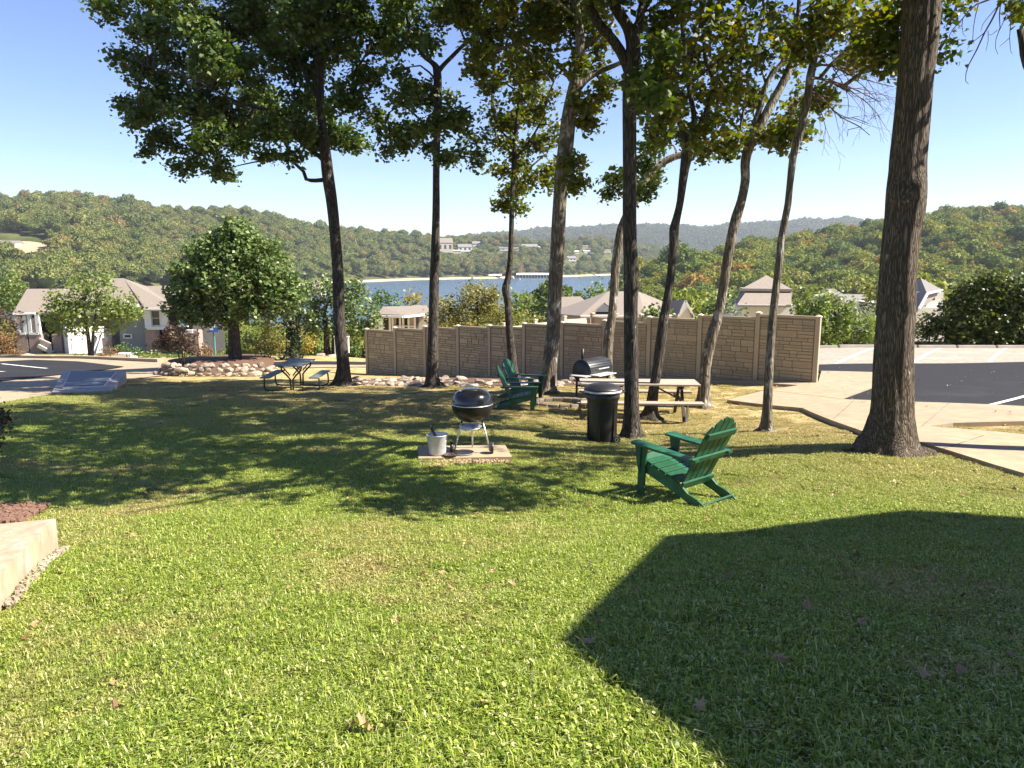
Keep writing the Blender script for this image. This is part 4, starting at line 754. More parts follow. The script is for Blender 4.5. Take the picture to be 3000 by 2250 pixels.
bush('shade_tree', 'loose green tree seen just left of the large trunk', 'tree', 2560, 1010, 48, [(2560, 850, 30, 34), (2550, 900, 34, 34), (2570, 950, 30, 30), (2600, 830, 26, 30)], 'oak2', 0.17, 9, ((0, 0, 8),), 0.8)
bush('juniper', 'large dark juniper behind the parking row at the right edge', 'tree', 2880, 1030, 31, [(2860, 860, 70, 56), (2920, 840, 80, 50), (2990, 880, 80, 70), (2800, 920, 60, 50), (2890, 930, 110, 60), (2770, 960, 44, 40), (2980, 960, 90, 60), (2860, 990, 110, 32), (2730, 970, 24, 18), (3060, 900, 80, 90), (2990, 1000, 90, 24)], 'cedar', 0.13, 16, ((0, 0, 20),), 1.15, sig=0.16, up=0.6)
bush('red_shrub', 'reddish leaved shrub tip at the left edge of the lawn', 'shrub', -40, 1345, 10.6, [(-10, 1235, 30, 34), (-30, 1280, 34, 40), (5, 1222, 16, 18)], 'red', 0.045, 10, ((0, 0, 6),), 0.8)

# ------------------------------------------------------------------ forest on the hills (past counting: one object each)
def scatter(name, pts, rots, scl, idx, protos, kind='stuff'):
    col = bpy.data.collections.new(name + '_sources')
    for p in protos: col.objects.link(p)
    me = bpy.data.meshes.new(name); me.vertices.add(len(pts)); me.vertices.foreach_set('co', np.asarray(pts, np.float32).ravel())
    a = me.attributes.new('rot', 'FLOAT_VECTOR', 'POINT'); a.data.foreach_set('vector', np.asarray(rots, np.float32).ravel())
    a = me.attributes.new('scl', 'FLOAT_VECTOR', 'POINT'); a.data.foreach_set('vector', np.asarray(scl, np.float32).ravel())
    a = me.attributes.new('idx', 'INT', 'POINT'); a.data.foreach_set('value', np.asarray(idx, np.int32)); me.update()
    o = link(bpy.data.objects.new(name, me)); g = bpy.data.node_groups.new(name + '_nodes', 'GeometryNodeTree')
    g.interface.new_socket('Geometry', in_out='INPUT', socket_type='NodeSocketGeometry'); g.interface.new_socket('Geometry', in_out='OUTPUT', socket_type='NodeSocketGeometry')
    N = g.nodes; gi = N.new('NodeGroupInput'); go = N.new('NodeGroupOutput'); ip = N.new('GeometryNodeInstanceOnPoints'); ci = N.new('GeometryNodeCollectionInfo')
    ci.inputs['Collection'].default_value = col; ci.inputs['Separate Children'].default_value = True; ci.inputs['Reset Children'].default_value = True
    def na(nm, ty):
        n = N.new('GeometryNodeInputNamedAttribute'); n.data_type = ty; n.inputs['Name'].default_value = nm; return n.outputs['Attribute']
    g.links.new(gi.outputs[0], ip.inputs['Points']); g.links.new(ci.outputs[0], ip.inputs['Instance']); ip.inputs['Pick Instance'].default_value = True
    g.links.new(na('idx', 'INT'), ip.inputs['Instance Index']); er = N.new('FunctionNodeEulerToRotation'); g.links.new(na('rot', 'FLOAT_VECTOR'), er.inputs[0]); g.links.new(er.outputs[0], ip.inputs['Rotation'])
    g.links.new(na('scl', 'FLOAT_VECTOR'), ip.inputs['Scale']); g.links.new(ip.outputs[0], go.inputs[0])
    md = o.modifiers.new('scatter', 'NODES'); md.node_group = g
    return tag(o, kind=kind)
def crown_proto(m, n=420, q=0.2, seed=0):  # lumpy crown of leaf clumps
    bm = bmesh.new(); bmesh.ops.create_icosphere(bm, subdivisions=2, radius=0.8)
    ph = rng.uniform(0, 6, 9); lobes = rng.normal(size=(12, 3)); lobes[:, 2] = np.abs(lobes[:, 2]); lobes /= np.linalg.norm(lobes, axis=1)[:, None]
    def rad(d): return 0.62 + 0.46 * max(0, max(float(np.dot(l, d)) for l in lobes)) ** 9
    v = []; f = []
    for k, x in enumerate(bm.verts):
        d = np.array(x.co) / np.linalg.norm(x.co); v.append(d * rad(d) * 0.86 * np.array([1, 1, 0.8]) + np.array([0, 0, .55]))
    f = [tuple(q_.index for q_ in fc.verts) for fc in bm.faces]; bm.free()
    d = rng.normal(size=(n, 3)); d[:, 2] = np.where(rng.random(n) < 0.85, np.abs(d[:, 2]), d[:, 2]); d /= np.linalg.norm(d, axis=1)[:, None]
    rr = np.array([rad(x) for x in d]) * rng.uniform(0.86, 1.06, n); c = d * rr[:, None] * np.array([1, 1, .8]) + np.array([0, 0, .55])
    lv, lf = leaf_quads(c, q, up=0.5, asp=0.9)
    b = len(v); v = v + lv.tolist(); f = f + [tuple(int(i) + b for i in x) for x in lf]
    return mesh('tree_crown_source', v, f, m, keep=True)
CLEAR = []                       # (px0, px1, Y0, Y1) clearings with houses
def forest(name, label_px, Y0, Y1, step, smin, smax, m, cond, nproto=6, marg=0.12, quads=800, qs=0.145):
    protos = [crown_proto(m, quads, qs) for _ in range(nproto)]
    xs = []; Y = Y0
    while Y < Y1:
        st = step; W = (0.667 + marg) * Y / cp_; x = np.arange(-W, W, st); xs.append(np.stack([x + rng.uniform(-.45, .45, len(x)) * st, Y + rng.uniform(-.45, .45, len(x)) * st], 1)); Y += st
    p = np.vstack(xs); z = h(p[:, 0], p[:, 1]); px = 1500 + F * cp_ * p[:, 0] / p[:, 1]; k = cond(px, p[:, 0], p[:, 1], z)
    for (a, b, c, d) in CLEAR: k &= ~((px > a) & (px < b) & (p[:, 1] > c) & (p[:, 1] < d))
    p = p[k]; z = z[k]; n = len(p); s = rng.uniform(smin, smax, n); tall = rng.random(n) < 0.06; s = np.where(tall, s * 1.25, s)
    pts = np.c_[p, z + s * rng.uniform(0.1, 0.7, n)]; rots = np.c_[np.zeros(n), np.zeros(n), rng.uniform(0, 6.28, n)]
    scl = np.c_[s, s, s * rng.uniform(0.85, 1.35, n)]
    o = scatter(name, pts, rots, scl, rng.integers(0, nproto, n), protos); tag(o, label_px); print(name, n); return o

# ------------------------------------------------------------------ buildings
def Bpx(mb, x0, y0, x1, y1, Y, dep, o=(0, 0, 0)):   # block seen between two photo corners, front at Y, going back dep
    a = P(x0, y1, Y); b = P(x1, y0, Y); return mb.box(((a[0] + b[0]) / 2 - o[0], Y + dep / 2 - o[1], (a[2] + b[2]) / 2 - o[2]), (abs(b[0] - a[0]), dep, abs(b[2] - a[2])))
class House:
    def __init__(s, name, label, px, py, Y, group=None):
        s.o = P(px, py, Y); s.t = thing(name, label, 'building', s.o, 0, group); s.Y = Y
    def block(s, name, m, rects, label=None):
        for r_ in rects:
            mb = MB(); Y = r_[4] if len(r_) > 4 else s.Y; Bpx(mb, r_[0], r_[1], r_[2], r_[3], Y, r_[5] if len(r_) > 5 else 0.2, s.o); o = mb.build(name, m, s.t)
            if label: o['label'] = label
        return o
    def window(s, x0, y0, x1, y1, Y, sash=True):
        mb = MB(); fw = (x1 - x0) * 0.13; Bpx(mb, x0, y0, x0 + fw, y1, Y - .08, .1, s.o); Bpx(mb, x1 - fw, y0, x1, y1, Y - .08, .1, s.o); Bpx(mb, x0 + fw, y0, x1 - fw, y0 + fw, Y - .08, .1, s.o); Bpx(mb, x0 + fw, y1 - fw, x1 - fw, y1, Y - .08, .1, s.o)
        if sash: Bpx(mb, x0 + fw, (y0 + y1) / 2 - .7, x1 - fw, (y0 + y1) / 2 + .7, Y - .07, .08, s.o)
        w_ = mb.build('window', 'white_trim', s.t); g = MB(); Bpx(g, x0 + fw * .9, y0 + fw * .9, x1 - fw * .9, y1 - fw * .9, Y - .04, .04, s.o); g.build('pane', 'glass', w_)
    def roof(s, faces, m='shingle', th=0.22):
        v = []; f = []
        for fc in faces:
            pts = [P(*q) - s.o for q in fc]; b = len(v); n = len(pts); v += [tuple(p) for p in pts] + [(p[0], p[1], p[2] - th) for p in pts]
            f += [tuple(range(b, b + n)), tuple(range(b + 2 * n - 1, b + n - 1, -1))] + [(b + i, b + n + i, b + n + (i + 1) % n, b + (i + 1) % n) for i in range(n)]
        return mesh('roof', v, f, m, s.t)
    def trim(s, lines, r=0.14):
        for a, b in lines: MB().bar(P(*a) - s.o - np.array([0, .12, 0]), P(*b) - s.o - np.array([0, .12, 0]), r, r * .6).build('eave_trim', 'white_trim', s.t)
YB = 70
A = House('apartment_building', 'left residential building with tan hipped roofs, brick porch tower and grey siding', 260, 1046, YB)
A.block('wall', 'white_wall', [(118, 925, 365, 1052, YB + 4, 10)]); A.block('wall', 'grey_wall', [(357, 893, 428, 1052, YB + 0.6, 10)], 'grey siding wall')
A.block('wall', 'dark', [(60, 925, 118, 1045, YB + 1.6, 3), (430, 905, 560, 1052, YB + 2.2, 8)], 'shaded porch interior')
A.roof([[(79, 846, 78), (217, 846, 78), (300, 918, YB), (104, 916, YB)], [(79, 846, 78), (104, 916, YB), (36, 919, YB - .3)], [(79, 846, 78), (36, 919, YB - .3), (60, 905, 80)]])
A.roof([[(244, 817, 80), (362, 815, 80), (425, 902, YB - .2), (178, 884, YB + 2)], [(362, 815, 80), (425, 838, 79), (520, 905, YB - 1), (425, 903, YB - 1)], [(244, 817, 80), (178, 884, YB + 2), (160, 870, 84)], [(425, 838, 79), (560, 836, 79), (590, 905, YB - 1), (520, 905, YB - 1)]])
A.roof([[(372, 884, YB + .2), (400, 893, YB - .8), (412, 903, YB - .8), (360, 903, YB)]])
A.trim([((36, 920, YB - .3), (104, 917, YB)), ((424, 905, YB - 1.2), (590, 906, YB - 1.2)), ((372, 884, YB - .2), (392, 896, YB - .9)), ((392, 896, YB - .9), (407, 895, YB - .9))], .28)
A.block('column', 'brick', [(52, 979, 79, 1046, YB - .1, 1.2), (90, 979, 120, 1046, YB - .1, 1.2)], 'brick base of the porch tower'); A.block('brick_spandrel', 'brick', [(79, 1008, 90, 1022, YB, 1)])
A.block('porch_panel', 'screen', [(54, 931, 70, 976, YB, .15), (88, 931, 106, 976, YB, .15)])
for x0, x1 in ((49, 54), (70, 74), (84, 88), (106, 112)): A.block('porch_post', 'white_trim', [(x0, 921, x1, 979, YB - .12, .3)])
A.block('porch_rail', 'white_trim', [(49, 975, 74, 981, YB - .15, .25), (84, 975, 112, 981, YB - .15, .25)])
st = MB(); st.bar(P(115, 992, YB - .2) - A.o, P(150, 1008, YB - .2) - A.o, .15, .15); st.bar(P(115, 1012, YB - .2) - A.o, P(156, 1034, YB - .2) - A.o, .5, .3); st.build('stair', 'cream_wall', A.t)
st = MB()
for k in range(9): Bpx(st, 117 + k * 4, 995 + k * 1.9, 118.2 + k * 4, 1012 + k * 2.4, YB - .15, .06, A.o)
st.build('stair_railing', 'cream_wall', A.t)
A.block('column', 'brick', [(157, 979, 178, 1040, YB, 1), (205, 979, 216, 1040, YB + .5, 1), (296, 990, 326, 1012, YB + .4, 1), (430, 964, 452, 1050, YB - .3, 1), (548, 968, 580, 1048, YB - .5, 1)])
A.block('garage_door', 'white_trim', [(219, 988, 250, 1030, YB + 3.7, .2), (260, 985, 294, 1030, YB + 3.7, .2), (332, 980, 357, 1014, YB + 3.6, .2)])
A.window(361, 978, 386, 992, YB + .6, False); A.window(440, 907, 473, 957, YB - .3); A.window(180, 985, 204, 1022, YB + 1)
A.block('porch_panel', 'white_trim', [(425, 905, 440, 962, YB - .6, .2), (473, 905, 488, 962, YB - .6, .2), (523, 930, 548, 958, YB - .6, .2)])
A.block('base_trim', 'white_trim', [(430, 957, 488, 966, YB - .7, .3), (546, 966, 562, 976, YB - .7, .3)])
wz = P(256, 1012, YB + 1) - A.o; wr = Matrix.Rotation(R(40), 3, 'Z'); MB().box(tuple(wz), (3.6, 3.0, 3.6), wr).build('garage_wing', 'white_wall', A.t)
for k_ in (-.85, .85): c_ = wz + np.array(wr @ Vector((k_, -1.53, -.3))); MB().box(tuple(c_), (1.4, .06, 2.4), wr).build('garage_door', 'white_trim', A.t)
B = House('porch_pavilion', 'low white porch pavilion with screened bays and tan hipped roof, seen over the fence', 1150, 975, 58)
B.roof([[(1122, 898, 60), (1165, 897, 61), (1185, 923, 56), (1105, 920, 57)], [(1165, 897, 61), (1252, 895, 63), (1262, 918, 58), (1185, 923, 56)], [(1205, 895, 62), (1232, 893, 66), (1262, 918, 58), (1180, 915, 58)]])
B.trim([((1088, 926, 57), (1182, 928, 56)), ((1182, 928, 56), (1262, 920, 58))], .24)
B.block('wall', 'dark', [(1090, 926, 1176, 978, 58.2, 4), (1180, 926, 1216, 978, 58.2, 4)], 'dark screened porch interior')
for x in (1088, 1100, 1112, 1119, 1142, 1150, 1172, 1181, 1197, 1215): B.block('porch_post', 'white_trim', [(x - 2.2, 925, x + 2.2, 978, 57.9, .2)])
B.block('porch_panel', 'screen', [(1102, 928, 1111, 975, 58, .1), (1152, 928, 1160, 975, 58, .1), (1200, 928, 1212, 975, 58, .1)])
B.block('porch_rail', 'white_trim', [(1088, 954, 1119, 957, 57.85, .2), (1150, 954, 1216, 957, 57.85, .2)])
B.block('wall', 'cream_wall', [(1105, 930, 1262, 1005, 60.5, 6)])
Cc = House('house', 'large house with broad tan hipped roof and white gable, behind the middle of the fence', 1850, 980, 60)
Cc.roof([[(1783, 853, 68), (1870, 854, 68), (1893, 925, 56), (1700, 925, 56)], [(1783, 853, 68), (1700, 925, 56), (1640, 920, 62)], [(1783, 853, 68), (1640, 920, 62), (1640, 905, 66)], [(1870, 854, 68), (1940, 882, 66), (1962, 925, 60), (1893, 925, 56)]])
Cc.roof([[(1645, 870, 76), (1700, 868, 76), (1735, 900, 68), (1645, 905, 68)]]); Cc.roof([[(1770, 886, 57), (1735, 913, 56.4), (1775, 915, 62)], [(1770, 886, 57), (1806, 914, 56.4), (1775, 915, 62)]])
g = MB(); g.add([P(1770, 889, 56.6) - Cc.o, P(1740, 914, 56.6) - Cc.o, P(1801, 914, 56.6) - Cc.o, P(1770, 889, 56.9) - Cc.o, P(1740, 914, 56.9) - Cc.o, P(1801, 914, 56.9) - Cc.o], [(0, 1, 2), (5, 4, 3), (0, 3, 4, 1), (1, 4, 5, 2), (2, 5, 3, 0)]); g.build('gable', 'grey_wall', Cc.t)
Cc.roof([[(1960, 879, 66), (2007, 879, 58), (1985, 925, 57), (1940, 920, 62)], [(2007, 879, 58), (1960, 879, 66), (2010, 905, 66), (2032, 925, 57)]])
g = MB(); q = [(2007, 884), (1988, 926), (2030, 926)]; g.add([P(*a, 57.6) - Cc.o for a in q] + [P(*a, 58) - Cc.o for a in q], [(0, 1, 2), (5, 4, 3), (0, 3, 4, 1), (1, 4, 5, 2), (2, 5, 3, 0)]); g.build('gable', 'white_wall', Cc.t)
Cc.trim([((2007, 881, 57.4), (1987, 926, 57.4)), ((2007, 881, 57.4), (2031, 926, 57.4)), ((1700, 926, 55.9), (1893, 926, 55.9))], .22)
Cc.block('wall', 'white_wall', [(1985, 926, 2035, 990, 57.8, 6)]); Cc.block('wall', 'cream_wall', [(1660, 926, 1960, 990, 61, 8)])
D = House('house', 'house with pointed grey-tan hipped roof beyond the right half of the fence', 2240, 990, 66)
D.roof([[(2246, 806, 70), (2174, 845, 66), (2321, 847, 66)], [(2246, 806, 70), (2321, 847, 66), (2300, 840, 76)], [(2246, 806, 70), (2174, 845, 66), (2200, 838, 76)]])
D.roof([[(2190, 848, 67), (2320, 848, 67), (2318, 893, 63), (2160, 891, 63)], [(2190, 848, 67), (2160, 891, 63), (2150, 870, 72)]])
D.trim([((2160, 892, 62.8), (2300, 894, 62.8))], .12)
D.block('wall', 'white_wall', [(2170, 893, 2330, 990, 64, 6)]); D.window(2176, 893, 2192, 908, 64); D.block('wall', 'cream_wall', [(2195, 846, 2305, 852, 68.5, 3)])
E = House('house', 'white house with steep grey-tan roof between the large trunk and the dark juniper', 2720, 1000, 50)
E.roof([[(2697, 814, 56), (2757, 847, 52), (2715, 858, 50), (2690, 902, 49)], [(2697, 814, 56), (2690, 902, 49), (2650, 912, 51), (2650, 850, 58)]], 'shingle_grey')
E.block('wall', 'white_wall', [(2660, 900, 2775, 1000, 51, 8), (2712, 856, 2765, 902, 51.5, 5)]); E.window(2716, 860, 2742, 883, 51.4, False); E.trim([((2757, 849, 51.6), (2714, 860, 49.6)), ((2714, 860, 49.6), (2690, 904, 48.8))], .14)
Fh = House('house', 'grey tan roofs among trees left of the large trunk', 2490, 960, 80)
Fh.roof([[(2420, 846, 84), (2445, 846, 84), (2480, 868, 80), (2400, 868, 80)], [(2470, 862, 88), (2540, 862, 88), (2550, 905, 80), (2480, 905, 80)]], 'shingle_grey'); Fh.block('wall', 'cream_wall', [(2405, 868, 2475, 960, 81, 4), (2485, 905, 2548, 960, 81, 4)])
Gh = House('house', 'distant tan gabled roof just above the second dark green tree', 920, 870, 150)
Gh.roof([[(905, 832, 152), (935, 820, 156), (940, 845, 150), (900, 845, 150)]], 'shingle'); Gh.block('wall', 'cream_wall', [(902, 845, 940, 870, 151, 4)])

# houses far across the lake and on the left hill
def far_house(px, py, wpx, hpx, label, wall='white_wall', roof='shingle', rpx=None, lo=300, nwin=3, hip=False, yaw=0.2, dep=0.7):
    g0 = G(px, py, lo, 1700); Y = g0[1]; s = depth(py, Y) / F; W = wpx * s; H = hpx * s; RH = (rpx or hpx * 0.8) * s; t = thing('house', label, 'house', (g0[0], g0[1], g0[2] - 1), yaw, 'houses on the far hillsides')
    D_ = W * dep; MB().box((0, 0, (H - 1) / 2 + 1), (W, D_, H + 1)).build('wall', wall, t)
    ro = MB(); e = 0.5; z0 = H + 1.0; hx = W / 2 + e; hy = D_ / 2 + e; k = hx * 0.55 if hip else hx
    ro.add([(-hx, -hy, z0), (hx, -hy, z0), (hx, hy, z0), (-hx, hy, z0), (-k, 0, z0 + RH), (k, 0, z0 + RH)], [(0, 1, 5, 4), (2, 3, 4, 5), (0, 4, 3), (1, 2, 5), (3, 2, 1, 0)]); ro.build('roof', roof, t)
    for i in range(nwin):
        x = (i + 0.5) / nwin * W - W / 2; f_ = MB().box((x, -D_ / 2 - .06, 1 + H * .55), (W / nwin * .45, .1, H * .45)).build('window', 'glass', t)
    m_ = wpx / 2 + 6; CLEAR.append((px - m_, px + m_, Y - 75, Y + D_))
for a in [(286, 645, 28, 6, 'small white steep-roofed house high on the left hillside', 'white_wall', 'white_trim', 20), (12, 722, 84, 10, 'long white building in the clearing at the left edge', 'white_wall', 'shingle_grey', 7),
          (64, 733, 18, 4, 'small pale shed on bare soil below the long white building', 'cream_wall', 'shingle', 3), (1205, 702, 30, 6, 'pale tan roofed house on the hill left of the second trunk', 'cream_wall', 'shingle', 8),
          (1303, 738, 44, 26, 'tall tan villa with brown roof right of the second trunk', 'cream_wall', 'shingle', 14), (1335, 741, 30, 6, 'low cream wing beside the tall tan villa', 'cream_wall', 'cream_wall', 3), (1361, 736, 40, 12, 'white house with grey roof above the lake', 'white_wall', 'shingle_grey', 9),
          (1397, 720, 28, 6, 'white roofed house higher up behind the white lake house', 'white_wall', 'shingle_grey', 7), (1490, 733, 60, 5, 'long low white building on the far slope', 'white_wall', 'shingle_grey', 3), (1550, 731, 46, 8, 'wide dark roofed house with cream front on the far slope', 'cream_wall', 'shingle_grey', 8),
          (1574, 735, 20, 7, 'small white gabled house at the right of the dark roofed one', 'white_wall', 'white_trim', 6), (1600, 722, 30, 5, 'reddish roofed house on the far crest', 'brick', 'shingle', 5), (1671, 764, 30, 7, 'grey roofed white house low on the far slope right of the mottled trunk', 'white_wall', 'shingle_grey', 7),
          (1688, 742, 12, 5, 'tiny white house among trees on the far slope', 'white_wall', 'white_trim', 3), (1712, 726, 18, 4, 'tiny cream roofed house near the far crest', 'cream_wall', 'shingle', 3), (1718, 740, 20, 4, 'tiny pale blue roofed house on the far slope', 'white_wall', 'white_trim', 3), (1775, 738, 26, 4, 'pale house near the fork of the pale trunk on the far slope', 'white_wall', 'shingle', 3)]:
    far_house(*a)
CLEAR.append((-400, 190, G(60, 752, 300, 1500)[1] - 45, G(60, 716, 300, 1500)[1] + 25))
cs = [G(px, py, 300, 1500)[:2] for px, py in ((-200, 748), (60, 752), (160, 738), (180, 727), (90, 716), (-200, 712))]
tag(drape('bare_clearing', cs, 'tan_soil', 2.2, 9.0, hard=False), kind='structure')
# forests
forest('left_forest', None, 250, 1800, 8.8, 3.6, 8.2, 'forest', lambda px, X, Y, z: (z > LAKE + 2.4) & ~((px > 1560) & (Y < 720)) & ~((Y < 240) & (px > 1000)))
forest('right_forest', None, 130, 720, 7.2, 3.0, 7.0, 'forest_near', lambda px, X, Y, z: (z > LAKE + 2.5) & (px > 1560))
forest('near_forest', None, 112, 252, 7.0, 2.2, 4.4, 'forest_near', lambda px, X, Y, z: (z > LAKE + 1) & (px < 1700) & ((Y < 235) | (px < 1000)), quads=1800, qs=.075)
forest('far_ridge_forest', None, 1950, 3150, 15, 6.5, 9.5, 'forest_far', lambda px, X, Y, z: (z > LAKE + 3), quads=200, qs=.28)
for n_ in ('left_forest', 'right_forest', 'near_forest', 'far_ridge_forest'): pass
# boat docks on the far shore
def dock(px0, px1, py, hpx, label, slips):
    Y = LAKE / float(zof(py, 1.0)); a = P(px0, py, Y); b = P(px1, py, Y); W = b[0] - a[0]; s = Y / F; t = thing('boat_dock', label, 'dock', ((a[0] + b[0]) / 2, Y, LAKE)); H = hpx * s
    MB().box((0, 0, .3), (W, 16, .6)).build('deck', 'concrete_grey', t); r_ = MB(); r_.add([(-W / 2, -9, H), (W / 2, -9, H), (W / 2, 9, H), (-W / 2, 9, H), (-W / 2, 0, H + 2.4), (W / 2, 0, H + 2.4)], [(0, 1, 5, 4), (2, 3, 4, 5), (0, 4, 3), (1, 2, 5), (3, 2, 1, 0)]); r_.build('roof', 'white_wall', t)
    for i in range(slips + 1): MB().box((-W / 2 + W * i / slips, -8, H / 2), (.7, .7, H)).build('post', 'white_trim', t)
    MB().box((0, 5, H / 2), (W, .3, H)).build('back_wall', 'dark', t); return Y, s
dock(1513, 1618, 814, 9, 'long covered boat dock with open dark slips on the far shore', 12)
dock(1392, 1470, 815, 8, 'covered boat dock left of the thin crooked trunk', 8)
def boat(px, py, wpx, label, m='white_trim'):
    Y = LAKE / float(zof(py, 1.0)); a = P(px, py, Y); s = Y / F; L = wpx * s; t = thing('boat', label, 'boat', (a[0], Y, LAKE), 0.1, 'boats at the far shore')
    hu = MB(); hu.add([(-L / 2, -1.2, 1), (L * .3, -1.2, 1.1), (L / 2, 0, 1.5), (L * .3, 1.2, 1.1), (-L / 2, 1.2, 1), (-L / 2, -.8, -.1), (L * .25, -.8, -.1), (L * .4, 0, -.1), (L * .25, .8, -.1), (-L / 2, .8, -.1)], [(0, 1, 2, 3, 4), (9, 8, 7, 6, 5), (0, 5, 6, 1), (1, 6, 7, 2), (2, 7, 8, 3), (3, 8, 9, 4), (4, 9, 5, 0)]); hu.build('hull', m, t)
    MB().box((-L * .05, 0, 1.6), (L * .35, 1.6, 1.2)).build('cabin', 'glass', t)
boat(1515, 819, 24, 'white boat moored at the left end of the long dock'); boat(1500, 816, 14, 'small boat between the two docks'); boat(1740, 808, 18, 'pale blue boat near the right end of the far shore'); boat(1384, 817, 12, 'small white boat left of the docks')

# ------------------------------------------------------------------ stone-look fence
UNIT = MB().box((0, 0, 0), (1, 1, 1), None, 0.07)
stone_src = UNIT.build('stone', 'fence_stone', keep=True)
def make_fence():
    o = thing('fence', 'tall tan stone-look panel fence behind the trees, stepping down to the left', 'fence', (FPOS[0][0], FPOS[0][1], 0)); base = np.array(o.location)
    tops = []; pos = []
    for (px, pt, pb), q in zip(FN, FPOS):
        zt = P(px, pt, q[1])[2]; zb = P(px, pb, q[1])[2]; pos.append((q, zt, zb))
    d = (FR - FL) / np.linalg.norm(FR - FL); ang = math.atan2(d[1], d[0]); rot = Matrix.Rotation(ang, 3, 'Z'); nrm = np.array([d[1], -d[0]])   # towards the camera
    if nrm[1] > 0: nrm = -nrm
    for q, zt, zb in pos:
        l = (q[0] - base[0], q[1] - base[1]); p = MB().box((l[0], l[1], (zt - .07 + zb - .3) / 2), (.125, .125, zt - .07 - zb + .3), rot, .008).build('post', 'fence_post', o)
        c = MB(); c.box((l[0], l[1], zt - .055), (.16, .16, .03), rot, .006); vv = [tuple(rot @ Vector((a * .07, b * .07, 0)) + Vector((l[0], l[1], zt - .04))) for a, b in ((-1, -1), (1, -1), (1, 1), (-1, 1))]; c.add(vv + [(l[0], l[1], zt)], [(0, 1, 4), (1, 2, 4), (2, 3, 4), (3, 0, 4)]); c.build('post_cap', 'fence_cap', p)
    rest = MB(); count = 0
    for i in range(len(pos) - 2, -1, -1):
        (qa, zta, zba), (qb, ztb, zbb) = pos[i], pos[i + 1]; L = np.linalg.norm(qb - qa) - .13; mid = (qa + qb) / 2 - base[:2]
        zt = min(zta, ztb) - .09; zb = max(min(zba, zbb) - .02, -99) + .05; H = zt - zb
        MB().box((mid[0], mid[1], (zt + zb) / 2), (L, .04, H), rot).build('panel', 'fence_joint', o)
        MB().box((mid[0], mid[1], zt + .012), (L, .07, .07), rot, .006).build('top_rail', 'fence_post', o); MB().box((mid[0], mid[1], zb + .0), (L, .07, .09), rot, .006).build('bottom_rail', 'fence_post', o)
        z = zb + .055
        while z < zt - .05:
            ch = min(random.choice((.085, .10, .125, .15, .19)), zt - .03 - z)
            if ch < .06: break
            x = -L / 2 + .015
            while x < L / 2 - .06:
                wd = min(random.uniform(.16, .60), L / 2 - .015 - x)
                if L / 2 - .015 - (x + wd) < .12: wd = L / 2 - .015 - x
                parts = [(z, ch)]
                if ch > .12 and random.random() < .5: parts = [(z, ch * .5), (z + ch * .5, ch * .5)]
                for (zz, hh) in parts:
                    cx = x + wd / 2; th = .022 + random.uniform(-.006, .008); c = (mid[0] + d[0] * cx + nrm[0] * .026, mid[1] + d[1] * cx + nrm[1] * .026, zz + hh / 2); sz = (wd - .020, th, hh - .020)
                    if count < 300:
                        so_ = bpy.data.objects.new('stone', stone_src.data); so_.parent = o; so_.location = c; so_.rotation_euler = (0, 0, ang); so_.scale = sz; C.objects.link(so_); count += 1
                    else: rest.box(c, sz, rot, .006)
                x += wd
            z += ch
    tag(rest.build('stone_facing', 'fence_stone', o), kind='stuff')
make_fence()
def back_fence(p0, p1, n, m, label):      # p = (px, py_top, Y)
    a = P(*p0); b = P(*p1); o = thing('fence', label, 'fence', (a[0], a[1], 0)); A0 = a - np.array([a[0], a[1], 0]); d = (b - a); L = np.linalg.norm(d[:2]); ang = math.atan2(d[1], d[0]); rot = Matrix.Rotation(ang, 3, 'Z')
    for i in range(n + 1):
        q = d * i / n; z = a[2] + q[2]; MB().box((q[0], q[1], z - 1.0), (.13, .13, 2.1), rot).build('post', m, o); MB().box((q[0], q[1], z + .06), (.17, .17, .05), rot).build('post_cap', 'fence_cap', o)
        if i < n: r_ = d * (i + .5) / n; MB().box((r_[0], r_[1], a[2] + q[2] - 1.1), (L / n - .13, .05, 2.0), rot).build('panel', m, o)
back_fence((1380, 962, 33), (1735, 921, 37.5), 4, 'fence_sunlit_tone', 'sunlit cream panel fence seen over the middle of the nearer fence')
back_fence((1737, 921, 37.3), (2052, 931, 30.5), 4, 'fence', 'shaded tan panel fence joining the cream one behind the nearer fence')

# ------------------------------------------------------------------ rocks
def rock_mesh(seed):
    r_ = np.random.default_rng(seed); bm = bmesh.new(); bmesh.ops.create_icosphere(bm, subdivisions=2, radius=1); cut = [(r_.normal(size=3), r_.uniform(.55, .85)) for _ in range(9)]
    for v in bm.verts:
        p = np.array(v.co)
        for n_, d_ in cut:
            n_ = n_ / np.linalg.norm(n_); k = p @ n_
            if k > d_: p = p - n_ * (k - d_)
        v.co = p * (1 + r_.uniform(-.03, .03))
    me = bpy.data.meshes.new('stone'); bm.to_mesh(me); bm.free(); return me
RK = [rock_mesh(s) for s in range(7)]; RL = []; RD = []
for r_ in RK:
    a = r_.copy(); a.materials.append(M['rock']); RL.append(a); b = r_.copy(); b.materials.append(M['rock_dark']); RD.append(b)
def stone(parent, p, s, src, name='stone'):
    o = bpy.data.objects.new(name, random.choice(src)); o.location = p; o.scale = s; o.rotation_euler = (random.uniform(-.3, .3), random.uniform(-.3, .3), random.uniform(0, 6.3)); o.parent = parent; C.objects.link(o); return o
bed = poly_pts([(478, 1096), (560, 1099), (700, 1098), (790, 1096), (806, 1080), (770, 1067), (700, 1058), (600, 1056), (520, 1064)])
bc = np.mean(bed, axis=0)
def mound(x, y):
    r_ = np.sqrt(((x - bc[0]) / 3.2) ** 2 + ((y - bc[1]) / 2.6) ** 2); return 0.42 * (1 - sst(.55, 1.15, r_))
tag(drape('mulch_bed', bed, 'mulch', 0.03, 0.3, fn=mound), kind='structure')
